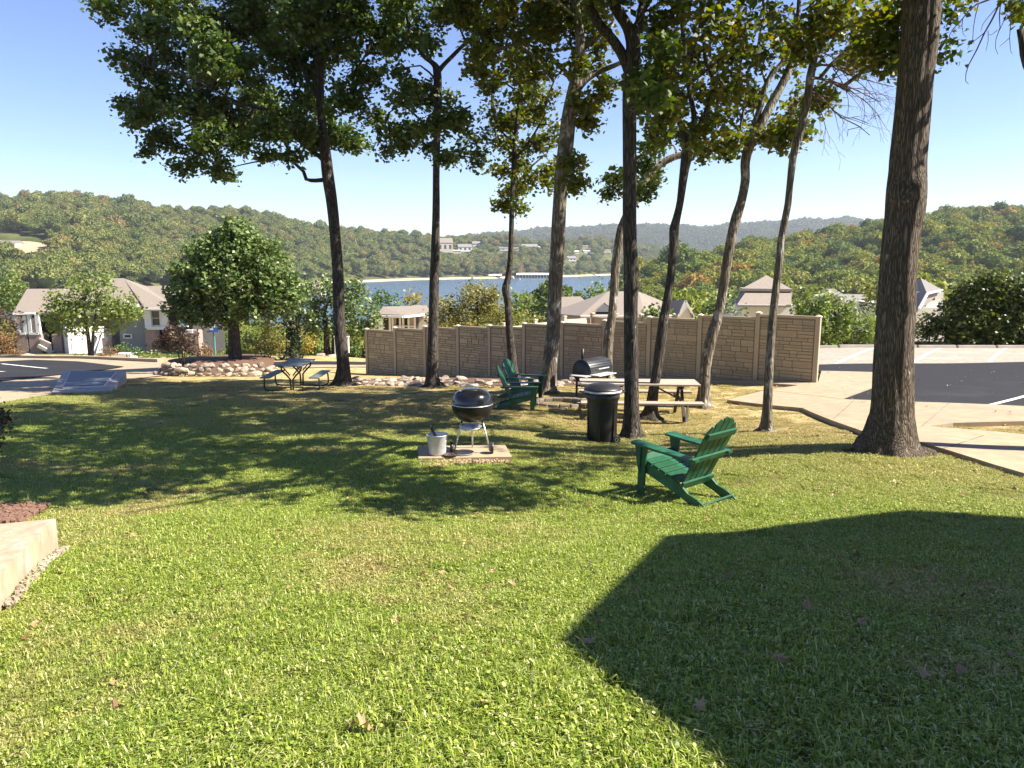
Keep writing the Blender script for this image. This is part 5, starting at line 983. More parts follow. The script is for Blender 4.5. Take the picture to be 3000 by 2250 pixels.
g0 = G(470, 1104); rw = thing('rock_wall', 'low curved wall of loose buff and brown rocks around the pear tree bed', 'rock wall', g0)
ln = [(468, 1100), (500, 1102), (540, 1103), (590, 1103), (640, 1103), (690, 1103), (740, 1103), (780, 1101), (802, 1094)]
lp = np.array([G(*q) for q in ln]); seg = smooth_poly(np.c_[lp, np.zeros(len(lp))], .26)
for i, q in enumerate(seg):
    lay = 3 if i < len(seg) * .7 else 2
    for k in range(lay):
        sz = random.uniform(.10, .19) * (1.35 if (i > len(seg) * .6 and k == 0) else 1); light = random.random() < (0.35 if i < len(seg) * .45 else .9)
        stone(rw, (q[0] - g0[0] + random.uniform(-.08, .08), q[1] - g0[1] + .13 * k + random.uniform(-.05, .05), q[2] - g0[2] + .07 + .14 * k), (sz * 1.25, sz, sz * .72), RL if light else RD)
g0 = G(1050, 1118); rb = thing('rock_edging', 'line of scattered rocks edging the ground along the fence foot', 'rocks', g0)
for i in range(118):
    px = random.uniform(1030, 1760); py = 1108 + (px - 1030) * 0.012 + random.uniform(0, 22) * (1 if px < 1450 else .9); g1 = G(px, py); sz = random.uniform(.06, .17)
    stone(rb, (g1[0] - g0[0], g1[1] - g0[1], g1[2] - g0[2] + sz * .2), (sz * 1.4, sz, sz * .6), RL if random.random() < .55 else RD)
for i in range(8):
    pass
g0 = G(1300, 1120); dirt = poly_pts([(1035, 1112), (1300, 1108), (1560, 1108), (1760, 1114), (1760, 1126), (1560, 1134), (1300, 1128), (1040, 1128)])
tag(drape('mulch_bed', dirt, 'mulch', 0.02, 0.35), kind='structure')

# ------------------------------------------------------------------ sign, posts, box, kerbs
g0 = P(632, 1062, 36); t = thing('signpost', 'teal post with blue and white sign beside the pear tree', 'sign', g0); H = P(632, 955, 36)[2] - g0[2]
MB().tube([(0, 0, -.2), (0, 0, H)], .045, 10).build('pole', 'teal', t)
MB().box((.02, -.06, H - .17), (.46, .03, .2), None, .004).build('sign_panel', 'blue_sign', t); MB().box((-.08, -.082, H - .13), (.16, .012, .12)).build('sign_panel', 'white_trim', t)['label'] = 'white sign face'
MB().box((-.02, -.06, H + .02), (.2, .03, .12)).build('sign_panel', 'white_trim', t)['label'] = 'small white upper plate'
for i, (px, pt, pb) in enumerate(((984, 988, 1044), (1021, 988, 1034))):
    g1 = P(px, pb, 40); o = thing('white_post', ('thin white post just left of the dark oak trunk base' if i == 0 else 'thin white post just right of the dark oak trunk'), 'post', g1, group='white posts by the far lawn'); Hh = P(px, pt, 40)[2] - g1[2]; MB().box((0, 0, Hh / 2), (.1, .1, Hh), None, .01).build('post', 'white_trim', o); MB().box((0, 0, Hh + .03), (.14, .14, .06), None, .01).build('post_cap', 'white_trim', o)
c0, c1, c2, c3 = [G(*q) for q in ((152, 1156), (326, 1152), (372, 1120), (190, 1122))]
t = thing('utility_vault', 'raised concrete box with a grey framed flat cover beside the driveway', 'utility box', c0); zt = max(c0[2], c1[2]) - c0[2] + .05
poly = [(c[0] - c0[0], c[1] - c0[1]) for c in (c0, c1, c2, c3)]; MB().slab(poly, -.9, zt).build('concrete_box', 'concrete_grey', t)
cn = np.mean(poly, axis=0); ins = [tuple(cn + (np.array(p) - cn) * .72) for p in poly]; MB().slab(ins, zt + .004, zt + .05).build('frame', 'galv', t); ins = [tuple(cn + (np.array(p) - cn) * .685) for p in poly]; MB().slab(ins, zt + .052, zt + .07).build('cover', 'vault_cover', t)
# wheel stops and low wall behind the parking row
for k in range(14):
    x0 = 7.6 + k * 1.5; z = hz(x0 + 1, 29.0); o = thing('wheel_stop', 'cream concrete wheel stop in the row along the back of the parking lot', 'wheel stop', (x0 + 1.05, 29.05, z), 0, 'wheel stops along the parking row'); MB().prism([(-.09, 0), (.09, 0), (.06, .14), (-.06, .14)], -.70, .70).build('stop', 'concrete_grey', o).rotation_euler = (0, 0, R(90))
o = thing('retaining_wall', 'long low concrete wall at the back of the parking row', 'wall', (8, 29.6, hz(8, 29.6))); MB().box((13, 0, -.2), (28, .22, .9)).build('wall', 'concrete_grey', o); MB().box((13, 0, .285), (28, .3, .07)).build('coping', 'white_wall', o)
# far island lawn kerb on the left
gk = MB()
for i in range(11): pass
ks = [G(*q) for q in ((0, 1048), (120, 1051), (240, 1052), (380, 1058), (470, 1062))]; sk = smooth_poly(np.c_[np.array(ks), np.zeros(5)], 1.0); o = thing('kerb', 'pale curved kerb at the far side of the left parking lot', 'kerb', ks[0]); MB()
kb = MB()
for a, b in zip(sk[:-1], sk[1:]): kb.bar(a[:3] - ks[0] + np.array([0, 0, .08]), b[:3] - ks[0] + np.array([0, 0, .08]), .3, .2)
kb.build('kerb_stone', 'concrete', o)
for px, py, Y, s_ in ((28, 1052, 58, .5), (66, 1050, 58, .7), (150, 1050, 56, .45), (170, 1049, 56, .4), (285, 1052, 52, .35), (300, 1054, 52, .3), (245, 1051, 55, .4), (605, 1054, 44, .5), (590, 1056, 44, .35), (345, 1054, 55, .3), (660, 1054, 44, .4), (980, 1044, 40, .35), (1000, 1046, 40, .3), (940, 1042, 40, .3)):
    g1 = P(px, py, Y); o = bpy.data.objects.new('boulder', random.choice(RL)); o.location = g1; o.scale = (s_ * 1.4, s_, s_ * .6); o.rotation_euler = (0, 0, random.uniform(0, 6)); C.objects.link(o); tag(o, 'pale buff boulder in the planting along the far side of the drive', 'rock', 'boulders along the far drive')
MB().build
kb = House('concrete_planter', 'low white concrete block between the round shrubs at the left building', 358, 1054, 54); kb.block('block', 'white_wall', [(336, 1037, 382, 1056, 54, 1)])

# concrete stoop at the left front
q = [G(*a) for a in ((176, 1612), (-60, 1800), (-300, 1800), (-300, 1560), (0, 1553))]; c0 = q[0]; top = P(163, 1519, c0[1])[2] + .02
Ys = 0; pc = [P(163, 1519, c0[1]), None]
def on_z(px, py, z): r_ = ray(px, py); return r_ * (z / r_[2])
tp = [on_z(163, 1519, top), on_z(-300, 1968, top), on_z(-900, 1968, top), on_z(-560, 1590, top)]
t = thing('concrete_stoop', 'pale concrete slab with stained side at the left edge of the lawn', 'concrete slab', (tp[0][0], tp[0][1], top)); pl = [(p[0] - tp[0][0], p[1] - tp[0][1]) for p in tp]; MB().slab(pl, -.75, 0).build('slab', 'stained', t); HARD.append([(p[0], p[1]) for p in tp])

# ------------------------------------------------------------------ Adirondack chairs
def adirondack(loc, rz, label, tilt=(0, 0)):
    t = thing('adirondack_chair', label, 'chair', loc, group='green lounge chairs on the lawn', rot=(tilt[0], tilt[1], rz)); g = 'green'
    prof = [(.40, .385), (.42, .34), (.40, .27), (.10, .185), (-.20, .09), (-.40, .015), (-.47, -.02), (-.56, -.02), (-.55, .03), (-.48, .085), (-.38, .13), (-.25, .165), (-.18, .215), (-.12, .25), (.15, .32)]
    for s_ in (-1, 1): MB().prism(prof, s_ * .262 - .0125, s_ * .262 + .0125).build('side_rail', g, t)
    for s_ in (-1, 1):
        MB().box((.355, s_ * .29, .265), (.095, .028, .57), None, .003).build('front_leg', g, t)
        MB().prism([(.37, .545), (.37, .24), (.385, .24), (.43, .42), (.455, .545)], s_ * .29 + s_ * .018 - .012, s_ * .29 + s_ * .018 + .012).build('arm_bracket', g, t)
        ar = [(.47, s_ * .225), (.485, s_ * .25), (.485, s_ * .36), (.46, s_ * .385), (.1, s_ * .385), (-.2, s_ * .36), (-.36, s_ * .335), (-.36, s_ * .265), (-.1, s_ * .245), (.2, s_ * .225)]
        if s_ < 0: ar = ar[::-1]
        a = MB().slab(ar, 0, .024).build('armrest', g, t); a.location = (0, 0, .548); a.rotation_euler = (0, R(-1.5), 0)
    tilt_s = math.atan2(.385 - .25, .40 + .12)
    for k in range(6):
        x = .385 - k * .096; z = .385 + .012 - (k * .096 + .0) * math.tan(tilt_s); MB().box((0, 0, 0), (.084, .55, .02), Matrix.Rotation(-tilt_s if k else R(-30), 3, 'Y'), .003).build('seat_slat', g, t).location = (x, 0, z)
    b0 = np.array((-.13, .215)); ba = R(23); bd = np.array((-math.sin(ba), math.cos(ba)))
    hts = (.76, .835, .86, .835, .76)
    for k, Ht in enumerate(hts):
        yb = (k - 2) * .098; yt = (k - 2) * .108; w0 = .082; w1 = .094; e = .04 * abs(k - 2); top_l = Ht - (e if k < 2 else (.012 if k == 2 else 0)); top_r = Ht - (e if k > 2 else (.012 if k == 2 else 0))
        ptsu = [(yb - w0 / 2, -.03), (yb + w0 / 2, -.03), (yt + w1 / 2, top_r), (yt + w1 * .1, Ht + (.012 if k == 2 else 0)), (yt - w1 / 2, top_l)]
        if k > 2: ptsu[3] = (yt - w1 * .15, Ht + .01)
        if k < 2: ptsu[3] = (yt + w1 * .15, Ht + .01)
        v = []
        for off in (0, .019):
            for (yy, hh) in ptsu: v.append((b0[0] + bd[0] * hh - math.cos(ba) * off, yy, b0[1] + bd[1] * hh - math.sin(ba) * off))
        n_ = 5; f = [tuple(range(n_)), tuple(range(2 * n_ - 1, n_ - 1, -1))] + [(i, i + n_, (i + 1) % n_ + n_, (i + 1) % n_) for i in range(n_)]; mesh('back_slat', v, f, g, t)
    def brace(hh, W, wd=.075, nm='back_brace', off=.034):
        c = (b0[0] + bd[0] * hh - math.cos(ba) * off, 0, b0[1] + bd[1] * hh - math.sin(ba) * off); MB().box((0, 0, 0), (.028, W, wd), Matrix.Rotation(-ba, 3, 'Y'), .003).build(nm, g, t).location = c
    brace(.66, .50); brace(.37, .68, .06); brace(.03, .555, .085)
    MB().box((-.43, 0, .065), (.022, .50, .085), Matrix.Rotation(R(-25), 3, 'Y'), .003).build('rear_stretcher', g, t)
    t.scale = (1.06, 1.06, 1.06); return t
def on_ground(px, py, dz=0): p = G(px, py); return np.array([p[0], p[1], p[2] + dz])
fa = G(2122, 1484); fb = G(1912, 1440); ang = math.atan2(fb[1] - fa[1], fb[0] - fa[0]); cen = fa + (fb - fa) * .56; cen[2] = hz(cen[0], cen[1]) + .02
adirondack(cen, R(131), 'dark green slatted lounge chair nearest the camera, seen from behind in the sun', (R(0), R(-3)))
cB = on_ground(1517, 1196); cC = on_ground(1530, 1166)
adirondack(cB, R(-6), 'green slatted lounge chair facing right, nearer of the pair behind the kettle grill').scale = (.94, .94, .90)
adirondack(cC, R(-28), 'green slatted lounge chair with rounded back, farther of the pair behind the kettle grill').scale = (.94, .94, .90)

# ------------------------------------------------------------------ grill pad, kettle grill, bucket
pc = [G(*q) for q in ((1228, 1352), (1503, 1346), (1480, 1306), (1224, 1311))]; zt = max(p[2] for p in pc) + .05
tp = [on_z(1226, 1343, zt), on_z(1500, 1338, zt), on_z(1480, 1303, zt), on_z(1223, 1307, zt)]
pad = thing('concrete_pad', 'small pale concrete pad under the kettle grill', 'concrete slab', (tp[0][0], tp[0][1], zt)); MB().slab([(p[0] - tp[0][0], p[1] - tp[0][1]) for p in tp], -.45, 0).build('slab', 'concrete', pad); HARD.append([(p[0], p[1]) for p in tp])
def on_pad(px, py): return on_z(px, py, zt)
gc = on_pad(1384, 1322); t = thing('kettle_grill', 'black kettle charcoal grill with closed lid on silver tripod legs', 'grill', gc, 0); Rk = .288; zr = .70
lid = MB().lathe([(Rk + .008, zr - .012), (Rk + .010, zr + .004), (Rk, zr + .012), (Rk * .997, zr + .035), (Rk * .975, zr + .07), (Rk * .925, zr + .11), (Rk * .84, zr + .145), (Rk * .72, zr + .173), (Rk * .56, zr + .194), (Rk * .36, zr + .207), (Rk * .15, zr + .213), (0.001, zr + .214)], 48).build('lid', 'enamel', t, True)
h_ = MB(); h_.tube([(-.088, 0, zr + .256), (.088, 0, zr + .256)], .022, 12); h_.build('handle', 'pink_handle', lid, True); h_ = MB(); h_.tube([(-.07, 0, zr + .195), (-.07, 0, zr + .252)], .006, 6); h_.tube([(.07, 0, zr + .195), (.07, 0, zr + .252)], .006, 6); h_.build('handle_bracket', 'alu', lid)
MB().lathe([(.05, zr + .20), (.05, zr + .214), (.001, zr + .216)], 16, (-.13, -.05, -.022)).build('vent', 'alu', lid)
MB().lathe([(Rk + .009, zr - .012), (Rk + .012, zr - .006), (Rk + .009, zr), (Rk + .003, zr), (Rk + .003, zr - .012), (Rk + .009, zr - .012)], 48).build('lid_rim', 'alu', lid, True)
MB().lathe([(Rk, zr - .014), (Rk, zr - .04), (Rk * .975, zr - .09), (Rk * .925, zr - .135), (Rk * .83, zr - .18), (Rk * .69, zr - .22), (Rk * .50, zr - .248), (Rk * .25, zr - .264), (.001, zr - .268)], 48).build('bowl', 'enamel_worn', t, True)
h_ = MB(); h_.tube([(Rk - .01, -.08, zr - .05), (Rk + .05, -.08, zr - .05), (Rk + .05, .08, zr - .05), (Rk - .01, .08, zr - .05)], .008, 6); h_.build('side_handle', 'black_metal', t)
FT = []
for k, (fx, fy) in enumerate(((-.25, -.10), (.26, -.12), (-.01, .24))):
    tx, ty = fx * .56, fy * .56; MB().tube([(tx, ty, zr - .225), (fx, fy, .01 if k == 2 else .03)], .0125, 10).build('leg', 'alu', t, True)
    MB().tube([(tx * .93, ty * .93, zr - .20), (tx * 1.06, ty * 1.06, zr - .27)], .017, 8).build('leg_socket', 'black_metal', t)
cat = MB().lathe([(.150, .335), (.156, .343), (.150, .346), (.12, .338), (.001, .335)], 32).build('ash_catcher', 'alu', t, True); cat.location = (0, 0, .02); cat.rotation_euler = (R(4), R(-3), 0)
for sx in (-1, 1):
    w_ = MB().lathe([(.001, -.022), (.05, -.022), (.078, -.020), (.082, -.012), (.082, .012), (.078, .020), (.05, .022), (.001, .022)], 24, (sx * .285, -.11, .082), 'x').build('wheel', 'black_plastic', t); MB().lathe([(.001, -.026), (.03, -.025), (.03, .025), (.001, .026)], 12, (sx * .285, -.11, .082), 'x').build('hub', 'alu', w_)
MB().tube([(-.27, -.11, .082), (.27, -.11, .082)], .005, 6).build('axle', 'alu', t)
bc_ = on_pad(1282, 1331); t = thing('metal_bucket', 'galvanised bucket holding a black scoop on the concrete pad', 'bucket', bc_)
MB().lathe([(.001, .004), (.112, .004), (.115, .0), (.118, .02), (.145, .275), (.150, .282), (.150, .29), (.142, .29), (.138, .275), (.112, .03), (.001, .03)], 32).build('body', 'galv', t, True)
MB().lathe([(.149, .278), (.155, .285), (.149, .293), (.143, .285), (.149, .278)], 32).build('rim', 'galv', t, True)
h_ = MB(); h_.tube([(.152 * math.cos(a), .152 * math.sin(a) * .2 - .14 * math.sin(a), .26 - .05 * math.sin(a) * 2) for a in np.linspace(0, math.pi, 12)], .003, 5); h_.build('bail_handle', 'galv', t, True)
t = thing('ash_scoop', 'black handled ash scoop standing in the metal bucket', 'scoop', bc_); MB().tube([(.02, 0, .05), (-.03, .01, .27), (-.115, .02, .42)], [.014, .018, .021], 10).build('handle', 'black_plastic', t, True); MB().box((.02, 0, .12), (.09, .015, .14), Matrix.Rotation(R(-18), 3, 'Y'), .003).build('blade', 'black_metal', t)
g1 = on_pad(1355, 1328); t = thing('round_plate', 'dark round metal plate lying on the pad below the kettle', 'plate', g1); MB().lathe([(.001, .012), (.15, .010), (.16, .018), (.165, .018), (.165, .010), (.15, .002), (.001, .002)], 28).build('plate', 'black_metal', t); MB().lathe([(.16, .019), (.168, .015), (.163, .009), (.158, .014), (.16, .019)], 28).build('rim', 'galv', t)
g1 = on_pad(1320, 1337); t = thing('rusty_dish', 'small rusty flat dish on the pad beside the bucket', 'dish', g1); MB().lathe([(.001, .006), (.08, .006), (.095, .03), (.1, .03), (.085, .0), (.001, .0)], 24).build('dish', 'rust', t)

# ------------------------------------------------------------------ trash can
g1 = on_ground(1763, 1292); t = thing('trash_can', 'black wheeled plastic trash can with domed lid and pale rim beside the straight trunk', 'trash can', g1, R(12)); t.scale = (1.1, 1.1, 1.14)
MB().lathe([(.001, 0), (.205, 0), (.215, .02), (.225, .3), (.24, .62), (.243, .64), (.262, .66), (.268, .76), (.001, .76)], 36).build('body', 'black_plastic', t, True)
for a in range(0, 360, 60): MB().box((.228 * math.cos(R(a)), .228 * math.sin(R(a)), .33), (.03, .012, .55), Matrix.Rotation(R(a), 3, 'Z')).build('rib', 'black_plastic', t)
MB().lathe([(.266, .755), (.292, .76), (.297, .775), (.290, .79), (.262, .792)], 36).build('rim', 'galv', t, True)
l_ = MB().lathe([(.286, .790), (.290, .805), (.262, .825), (.21, .862), (.10, .882), (.001, .886)], 36).build('lid', 'black_plastic', t, True)
for sx in (-1, 1): h_ = MB(); h_.tube([(sx * .26, -.09, .74), (sx * .335, -.08, .765), (sx * .335, .08, .765), (sx * .26, .09, .74)], .013, 6); h_.build('handle', 'black_plastic', t)
for sy in (-1, 1):
    w_ = MB().lathe([(.001, -.02), (.055, -.02), (.065, -.014), (.065, .014), (.055, .02), (.001, .02)], 20, (.165, sy * .2, .06), 'y').build('wheel', 'black_plastic', t); MB().lathe([(.02, -.024), (.03, -.024), (.03, .024), (.02, .024)], 14, (.165, sy * .2, .06), 'y').build('hub', 'alu', w_)

# ------------------------------------------------------------------ picnic tables
gl = G(1703, 1222); gr_ = G(1985, 1226); cen = (gl + gr_) / 2; Lw = 2.42
cen = P(1868, 1213, 15.7); cen[2] = hz(cen[0], cen[1]); t = thing('picnic_table', 'weathered wooden picnic table on metal frame behind the straight dark trunk', 'picnic table', cen, R(-3))
for k in range(5): MB().box((0, (k - 2) * .148, .745), (Lw, .14, .038), None, .004).build('top_plank', 'wood', t)
for s_ in (-1, 1):
    for k in range(2): MB().box((0, s_ * .70 + (k - .5) * .13, .44), (Lw, .122, .038), None, .004).build('seat_plank', 'wood', t)
for sx in (-1, 1):
    x = sx * .86
    for sy in (-1, 1): MB().bar((x, sy * .12, .72), (x, sy * .62, 0), .055, .055).build('leg', 'rust', t)
    MB().bar((x, -.78, .40), (x, .78, .40), .05, .05).build('cross_bar', 'rust', t); MB().bar((x, -.35, .705), (x, .35, .705), .04, .05).build('top_bar', 'rust', t); MB().bar((x, 0, .40), (sx * .25, 0, .71), .03, .03).build('diagonal_brace', 'rust', t)
    MB().bar((x + sx * .05, -.62, .40), (x + sx * .05, -.62, 0), .05, .03).build('leg', 'galv', t)
cen = P(871, 1141, 21.2); cen[2] = hz(cen[0], cen[1]) + .01; t = thing('picnic_table', 'small metal-framed picnic table with two bench seats left of the dark oak trunk', 'picnic table', cen, 0)
for k in range(5): MB().box(((k - 2) * .146, .0, .75), (.14, 1.5, .035), None, .004).build('top_plank', 'table_grey', t)
for s_ in (-1, 1):
    for k in range(2): MB().box((s_ * .66 + (k - .5) * .135, 0, .43), (.13, 1.5, .032), None, .004).build('seat_plank', 'table_grey', t)
for y in (-.5, .5):
    fr_ = MB()
    for s_ in (-1, 1):
        fr_.tube([(s_ * .03, y, .03), (s_ * .04, y, .36), (s_ * .12, y, .46), (s_ * .26, y, .60), (s_ * .28, y, .73)], .024, 8)
        fr_.tube([(0, y, .04), (s_ * .1, y, .035), (s_ * .62, y, .035), (s_ * .73, y, .07), (s_ * .76, y, .16), (s_ * .75, y, .36), (s_ * .70, y, .41), (s_ * .55, y, .415)], .022, 8); fr_.tube([(s_ * .04, y, .46), (s_ * .2, y, .66), (s_ * .26, y, .73)], .018, 6)
    fr_.build('frame', 'black_metal', t, True)
# ------------------------------------------------------------------ barrel smoker and fire ring
g1 = on_ground(1735, 1160); t = thing('barrel_smoker', 'black barrel smoker with chimney and side shelf behind the picnic table', 'smoker', (g1[0], g1[1], g1[2]), R(48)); zb = .78
zc = P(1735, 1082, g1[1])[2] - g1[2]
MB().lathe([(.001, -.45), (.27, -.45), (.275, -.44), (.275, .44), (.27, .45), (.001, .45)], 32, (0, 0, zc), 'x').build('barrel', 'black_plastic', t, True)
for k in range(5): MB().lathe([(.279, -.003), (.281, 0), (.279, .003)], 32, (0, 0, 0), 'x')
bz = MB()
for a in (20, 32, 44): bz.box((0, -.283 * math.cos(R(a)), zc + .283 * math.sin(R(a))), (.86, .012, .008), Matrix.Rotation(R(-a), 3, 'X'))
bz.build('lid_seam', 'enamel', t)
MB().tube([(-.2, .16, zc + .2), (-.2, .16, zc + .50)], .035, 12).build('chimney', 'black_metal', t, True)
MB().box((-.15, -.42, zc - .06), (.7, .28, .02), None, .004).build('front_shelf', 'galv', t); MB().box((-.60, -.1, zc - .08), (.26, .45, .02), None, .004).build('side_shelf', 'galv', t)
h_ = MB(); h_.tube([(-.2, -.27, zc + .06), (-.2, -.33, zc + .06), (.2, -.33, zc + .06), (.2, -.27, zc + .06)], .011, 6); h_.build('handle', 'galv', t)
for sx in (-1, 1):
    for sy in (-1, 1): MB().box((sx * .36, sy * .2, (zc - .12) / 2), (.04, .04, zc - .1)).build('leg', 'black_metal', t)
    w_ = MB().lathe([(.001, -.02), (.09, -.02), (.1, -.01), (.1, .01), (.09, .02), (.001, .02)], 20, (.42, sx * .24, .1), 'y').build('wheel', 'black_plastic', t)
MB().box((0, 0, .28), (.76, .42, .02)).build('lower_shelf', 'rust', t)
g1 = on_ground(1643, 1186); t = thing('fire_ring', 'low dark stone fire ring between the green chairs and trash can', 'fire pit', g1)
for k in range(16):
    a = 2 * math.pi * k / 16
    for z in (0.04,): MB().box((0, 0, 0), (.23, .13, .105), None, .012).build('block', 'rock_dark', t).matrix_local = Matrix.Translation((.58 * math.cos(a + z * 2), .42 * math.sin(a + z * 2), z)) @ Matrix.Rotation(a + z * 2 + R(90), 4, 'Z')
for (px, py, s_) in ((1690, 1180, .1), (1700, 1188, .08), (1685, 1195, .07), (1478, 1190, .08)):
    g2 = on_ground(px, py, .03); o = bpy.data.objects.new('stone', random.choice(RL)); o.location = g2; o.scale = (s_ * 1.3, s_, s_ * .7); C.objects.link(o); tag(o, 'small pale loose rock on the ground near the fire ring', 'rock', 'loose rocks near the fire ring')

# ------------------------------------------------------------------ lodge just outside the frame (its roof shades the foreground)
GS = [G(*q) for q in ((1612, 1892), (1935, 1577), (2640, 1503), (2990, 1530))] ; ge = G(2050, 2248)
kz = 4.9 + GS[0][2] * 0
def to_roof(g, z): k = (z - g[2]) / SUN[2]; return g + SUN * k
ZR = 2.95; ra = [to_roof(g, ZR) for g in GS]; re_ = to_roof(ge, ZR); dirv = (re_ - ra[0])[:2]; rb2 = ra[0][:2] + dirv * 3.2
o = thing('lodge', 'lodge building standing just right of the camera, outside the picture', 'building', (ra[1][0], ra[1][1], -2)); lo_ = np.array(o.location)
rp = [tuple(ra[i][:2] - lo_[:2]) for i in (3, 2, 1, 0)] + [tuple(rb2 - lo_[:2]), (ra[3][0] + 9 - lo_[0], rb2[1] - lo_[1]), (ra[3][0] + 9 - lo_[0], ra[3][1] - lo_[1])]
MB().slab(rp, ZR - .25 + 2, ZR + 2).build('roof', 'shingle', o); cr = np.mean(np.array(rp), axis=0); wp = [tuple(cr + (np.array(p) - cr) * .82) for p in rp]; MB().slab(wp, -3.0, ZR - .26 + 2).build('wall', 'cream_wall', o)

# ------------------------------------------------------------------ grass, clover, fallen leaves
def grass_proto(seed, hgt, nb, ncl):
    r_ = np.random.default_rng(seed); S = .36; v = []; f = []
    x = r_.uniform(-S / 2, S / 2, (nb, 2)); a = r_.uniform(0, 6.283, nb); L = hgt * r_.uniform(.45, 1.25, nb) * np.where(r_.random(nb) < .05, 1.6, 1); ln = r_.uniform(.2, 1.35, nb); w_ = r_.uniform(.0015, .0038, nb)
    for i in range(nb):
        dx, dy = math.cos(a[i]), math.sin(a[i]); px_, py_ = -dy * w_[i], dx * w_[i]; b = len(v); k = ln[i] * L[i]; z1 = L[i] * .55; z2 = L[i] * (1 - .45 * ln[i])
        v += [(x[i, 0] - px_, x[i, 1] - py_, -.01), (x[i, 0] + px_, x[i, 1] + py_, -.01), (x[i, 0] + dx * k * .3 + px_ * .9, x[i, 1] + dy * k * .3 + py_ * .9, z1), (x[i, 0] + dx * k * .3 - px_ * .9, x[i, 1] + dy * k * .3 - py_ * .9, z1), (x[i, 0] + dx * k, x[i, 1] + dy * k, z2)]
        f += [(b, b + 1, b + 2, b + 3), (b + 3, b + 2, b + 4)]
    for i in range(ncl):
        cx, cy = r_.uniform(-S / 2, S / 2, 2); z = hgt * r_.uniform(.3, .75); ra_ = r_.uniform(.005, .009); tx, ty = r_.normal(size=2) * .35; b = len(v)
        for k in range(6): aa = 2 * math.pi * k / 6; u, q_ = ra_ * math.cos(aa), ra_ * math.sin(aa); v.append((cx + u, cy + q_, z + u * tx + q_ * ty))
        f.append(tuple(range(b, b + 6)))
    return mesh('grass_patch_source', v, f, 'blade', keep=True)
GP = [grass_proto(s, .050, 980, 90) for s in range(3)] + [grass_proto(10 + s, .042, 760, 260) for s in range(3)] + [grass_proto(20 + s, .026, 420, 30) for s in range(2)]
pts = []
Y = 1.2; step = .235
while Y < 24:
    W = .70 * Y / cp_ + .6; x = np.arange(-W, W, step); pts.append(np.stack([x + rng.uniform(-.09, .09, len(x)), Y + rng.uniform(-.09, .09, len(x))], 1)); Y += step
pts = np.vstack(pts); keep = np.ones(len(pts), bool)
for hp in HARD: keep &= ~inside(hp, pts[:, 0], pts[:, 1])
drv = pts @ np.array([.085, .16]); dryf = sst(2.0, 2.9, drv + rng.normal(size=len(pts)) * .12); keep &= rng.random(len(pts)) > dryf * .55
pts = pts[keep]; dryf = dryf[keep]; z = h(pts[:, 0], pts[:, 1]); e = .05; gx = (h(pts[:, 0] + e, pts[:, 1]) - z) / e; gy = (h(pts[:, 0], pts[:, 1] + e) - z) / e
lown = np.sin(pts[:, 0] * 1.9 + 1.2 * np.sin(pts[:, 1] * 1.1)) + np.sin(pts[:, 1] * 2.3 + pts[:, 0] * .7); pick = rng.integers(0, 6, len(pts)); short = (rng.random(len(pts)) < dryf * .8) | ((lown < -1.5) & (pts[:, 1] > 5)); pick = np.where(short, rng.integers(6, 8, len(pts)), pick)
sc_ = rng.uniform(.75, 1.2, len(pts)) * (1 + .12 * lown) * (1 - .25 * dryf); n = len(pts); print('grass', n)
# the patch is turned about its own upright, then laid onto the slope
rots = np.zeros((n, 3)); 
for i in range(n):
    zz = Vector((-gx[i], -gy[i], 1)).normalized(); q_ = Vector((0, 0, 1)).rotation_difference(zz) @ Matrix.Rotation(rng.uniform(0, 6.283), 3, 'Z').to_quaternion(); ee = q_.to_euler(); rots[i] = (ee.x, ee.y, ee.z)
scatter('grass', np.c_[pts, z], rots, np.c_[np.full(n, 1.0), np.full(n, 1.0), sc_], pick, GP)
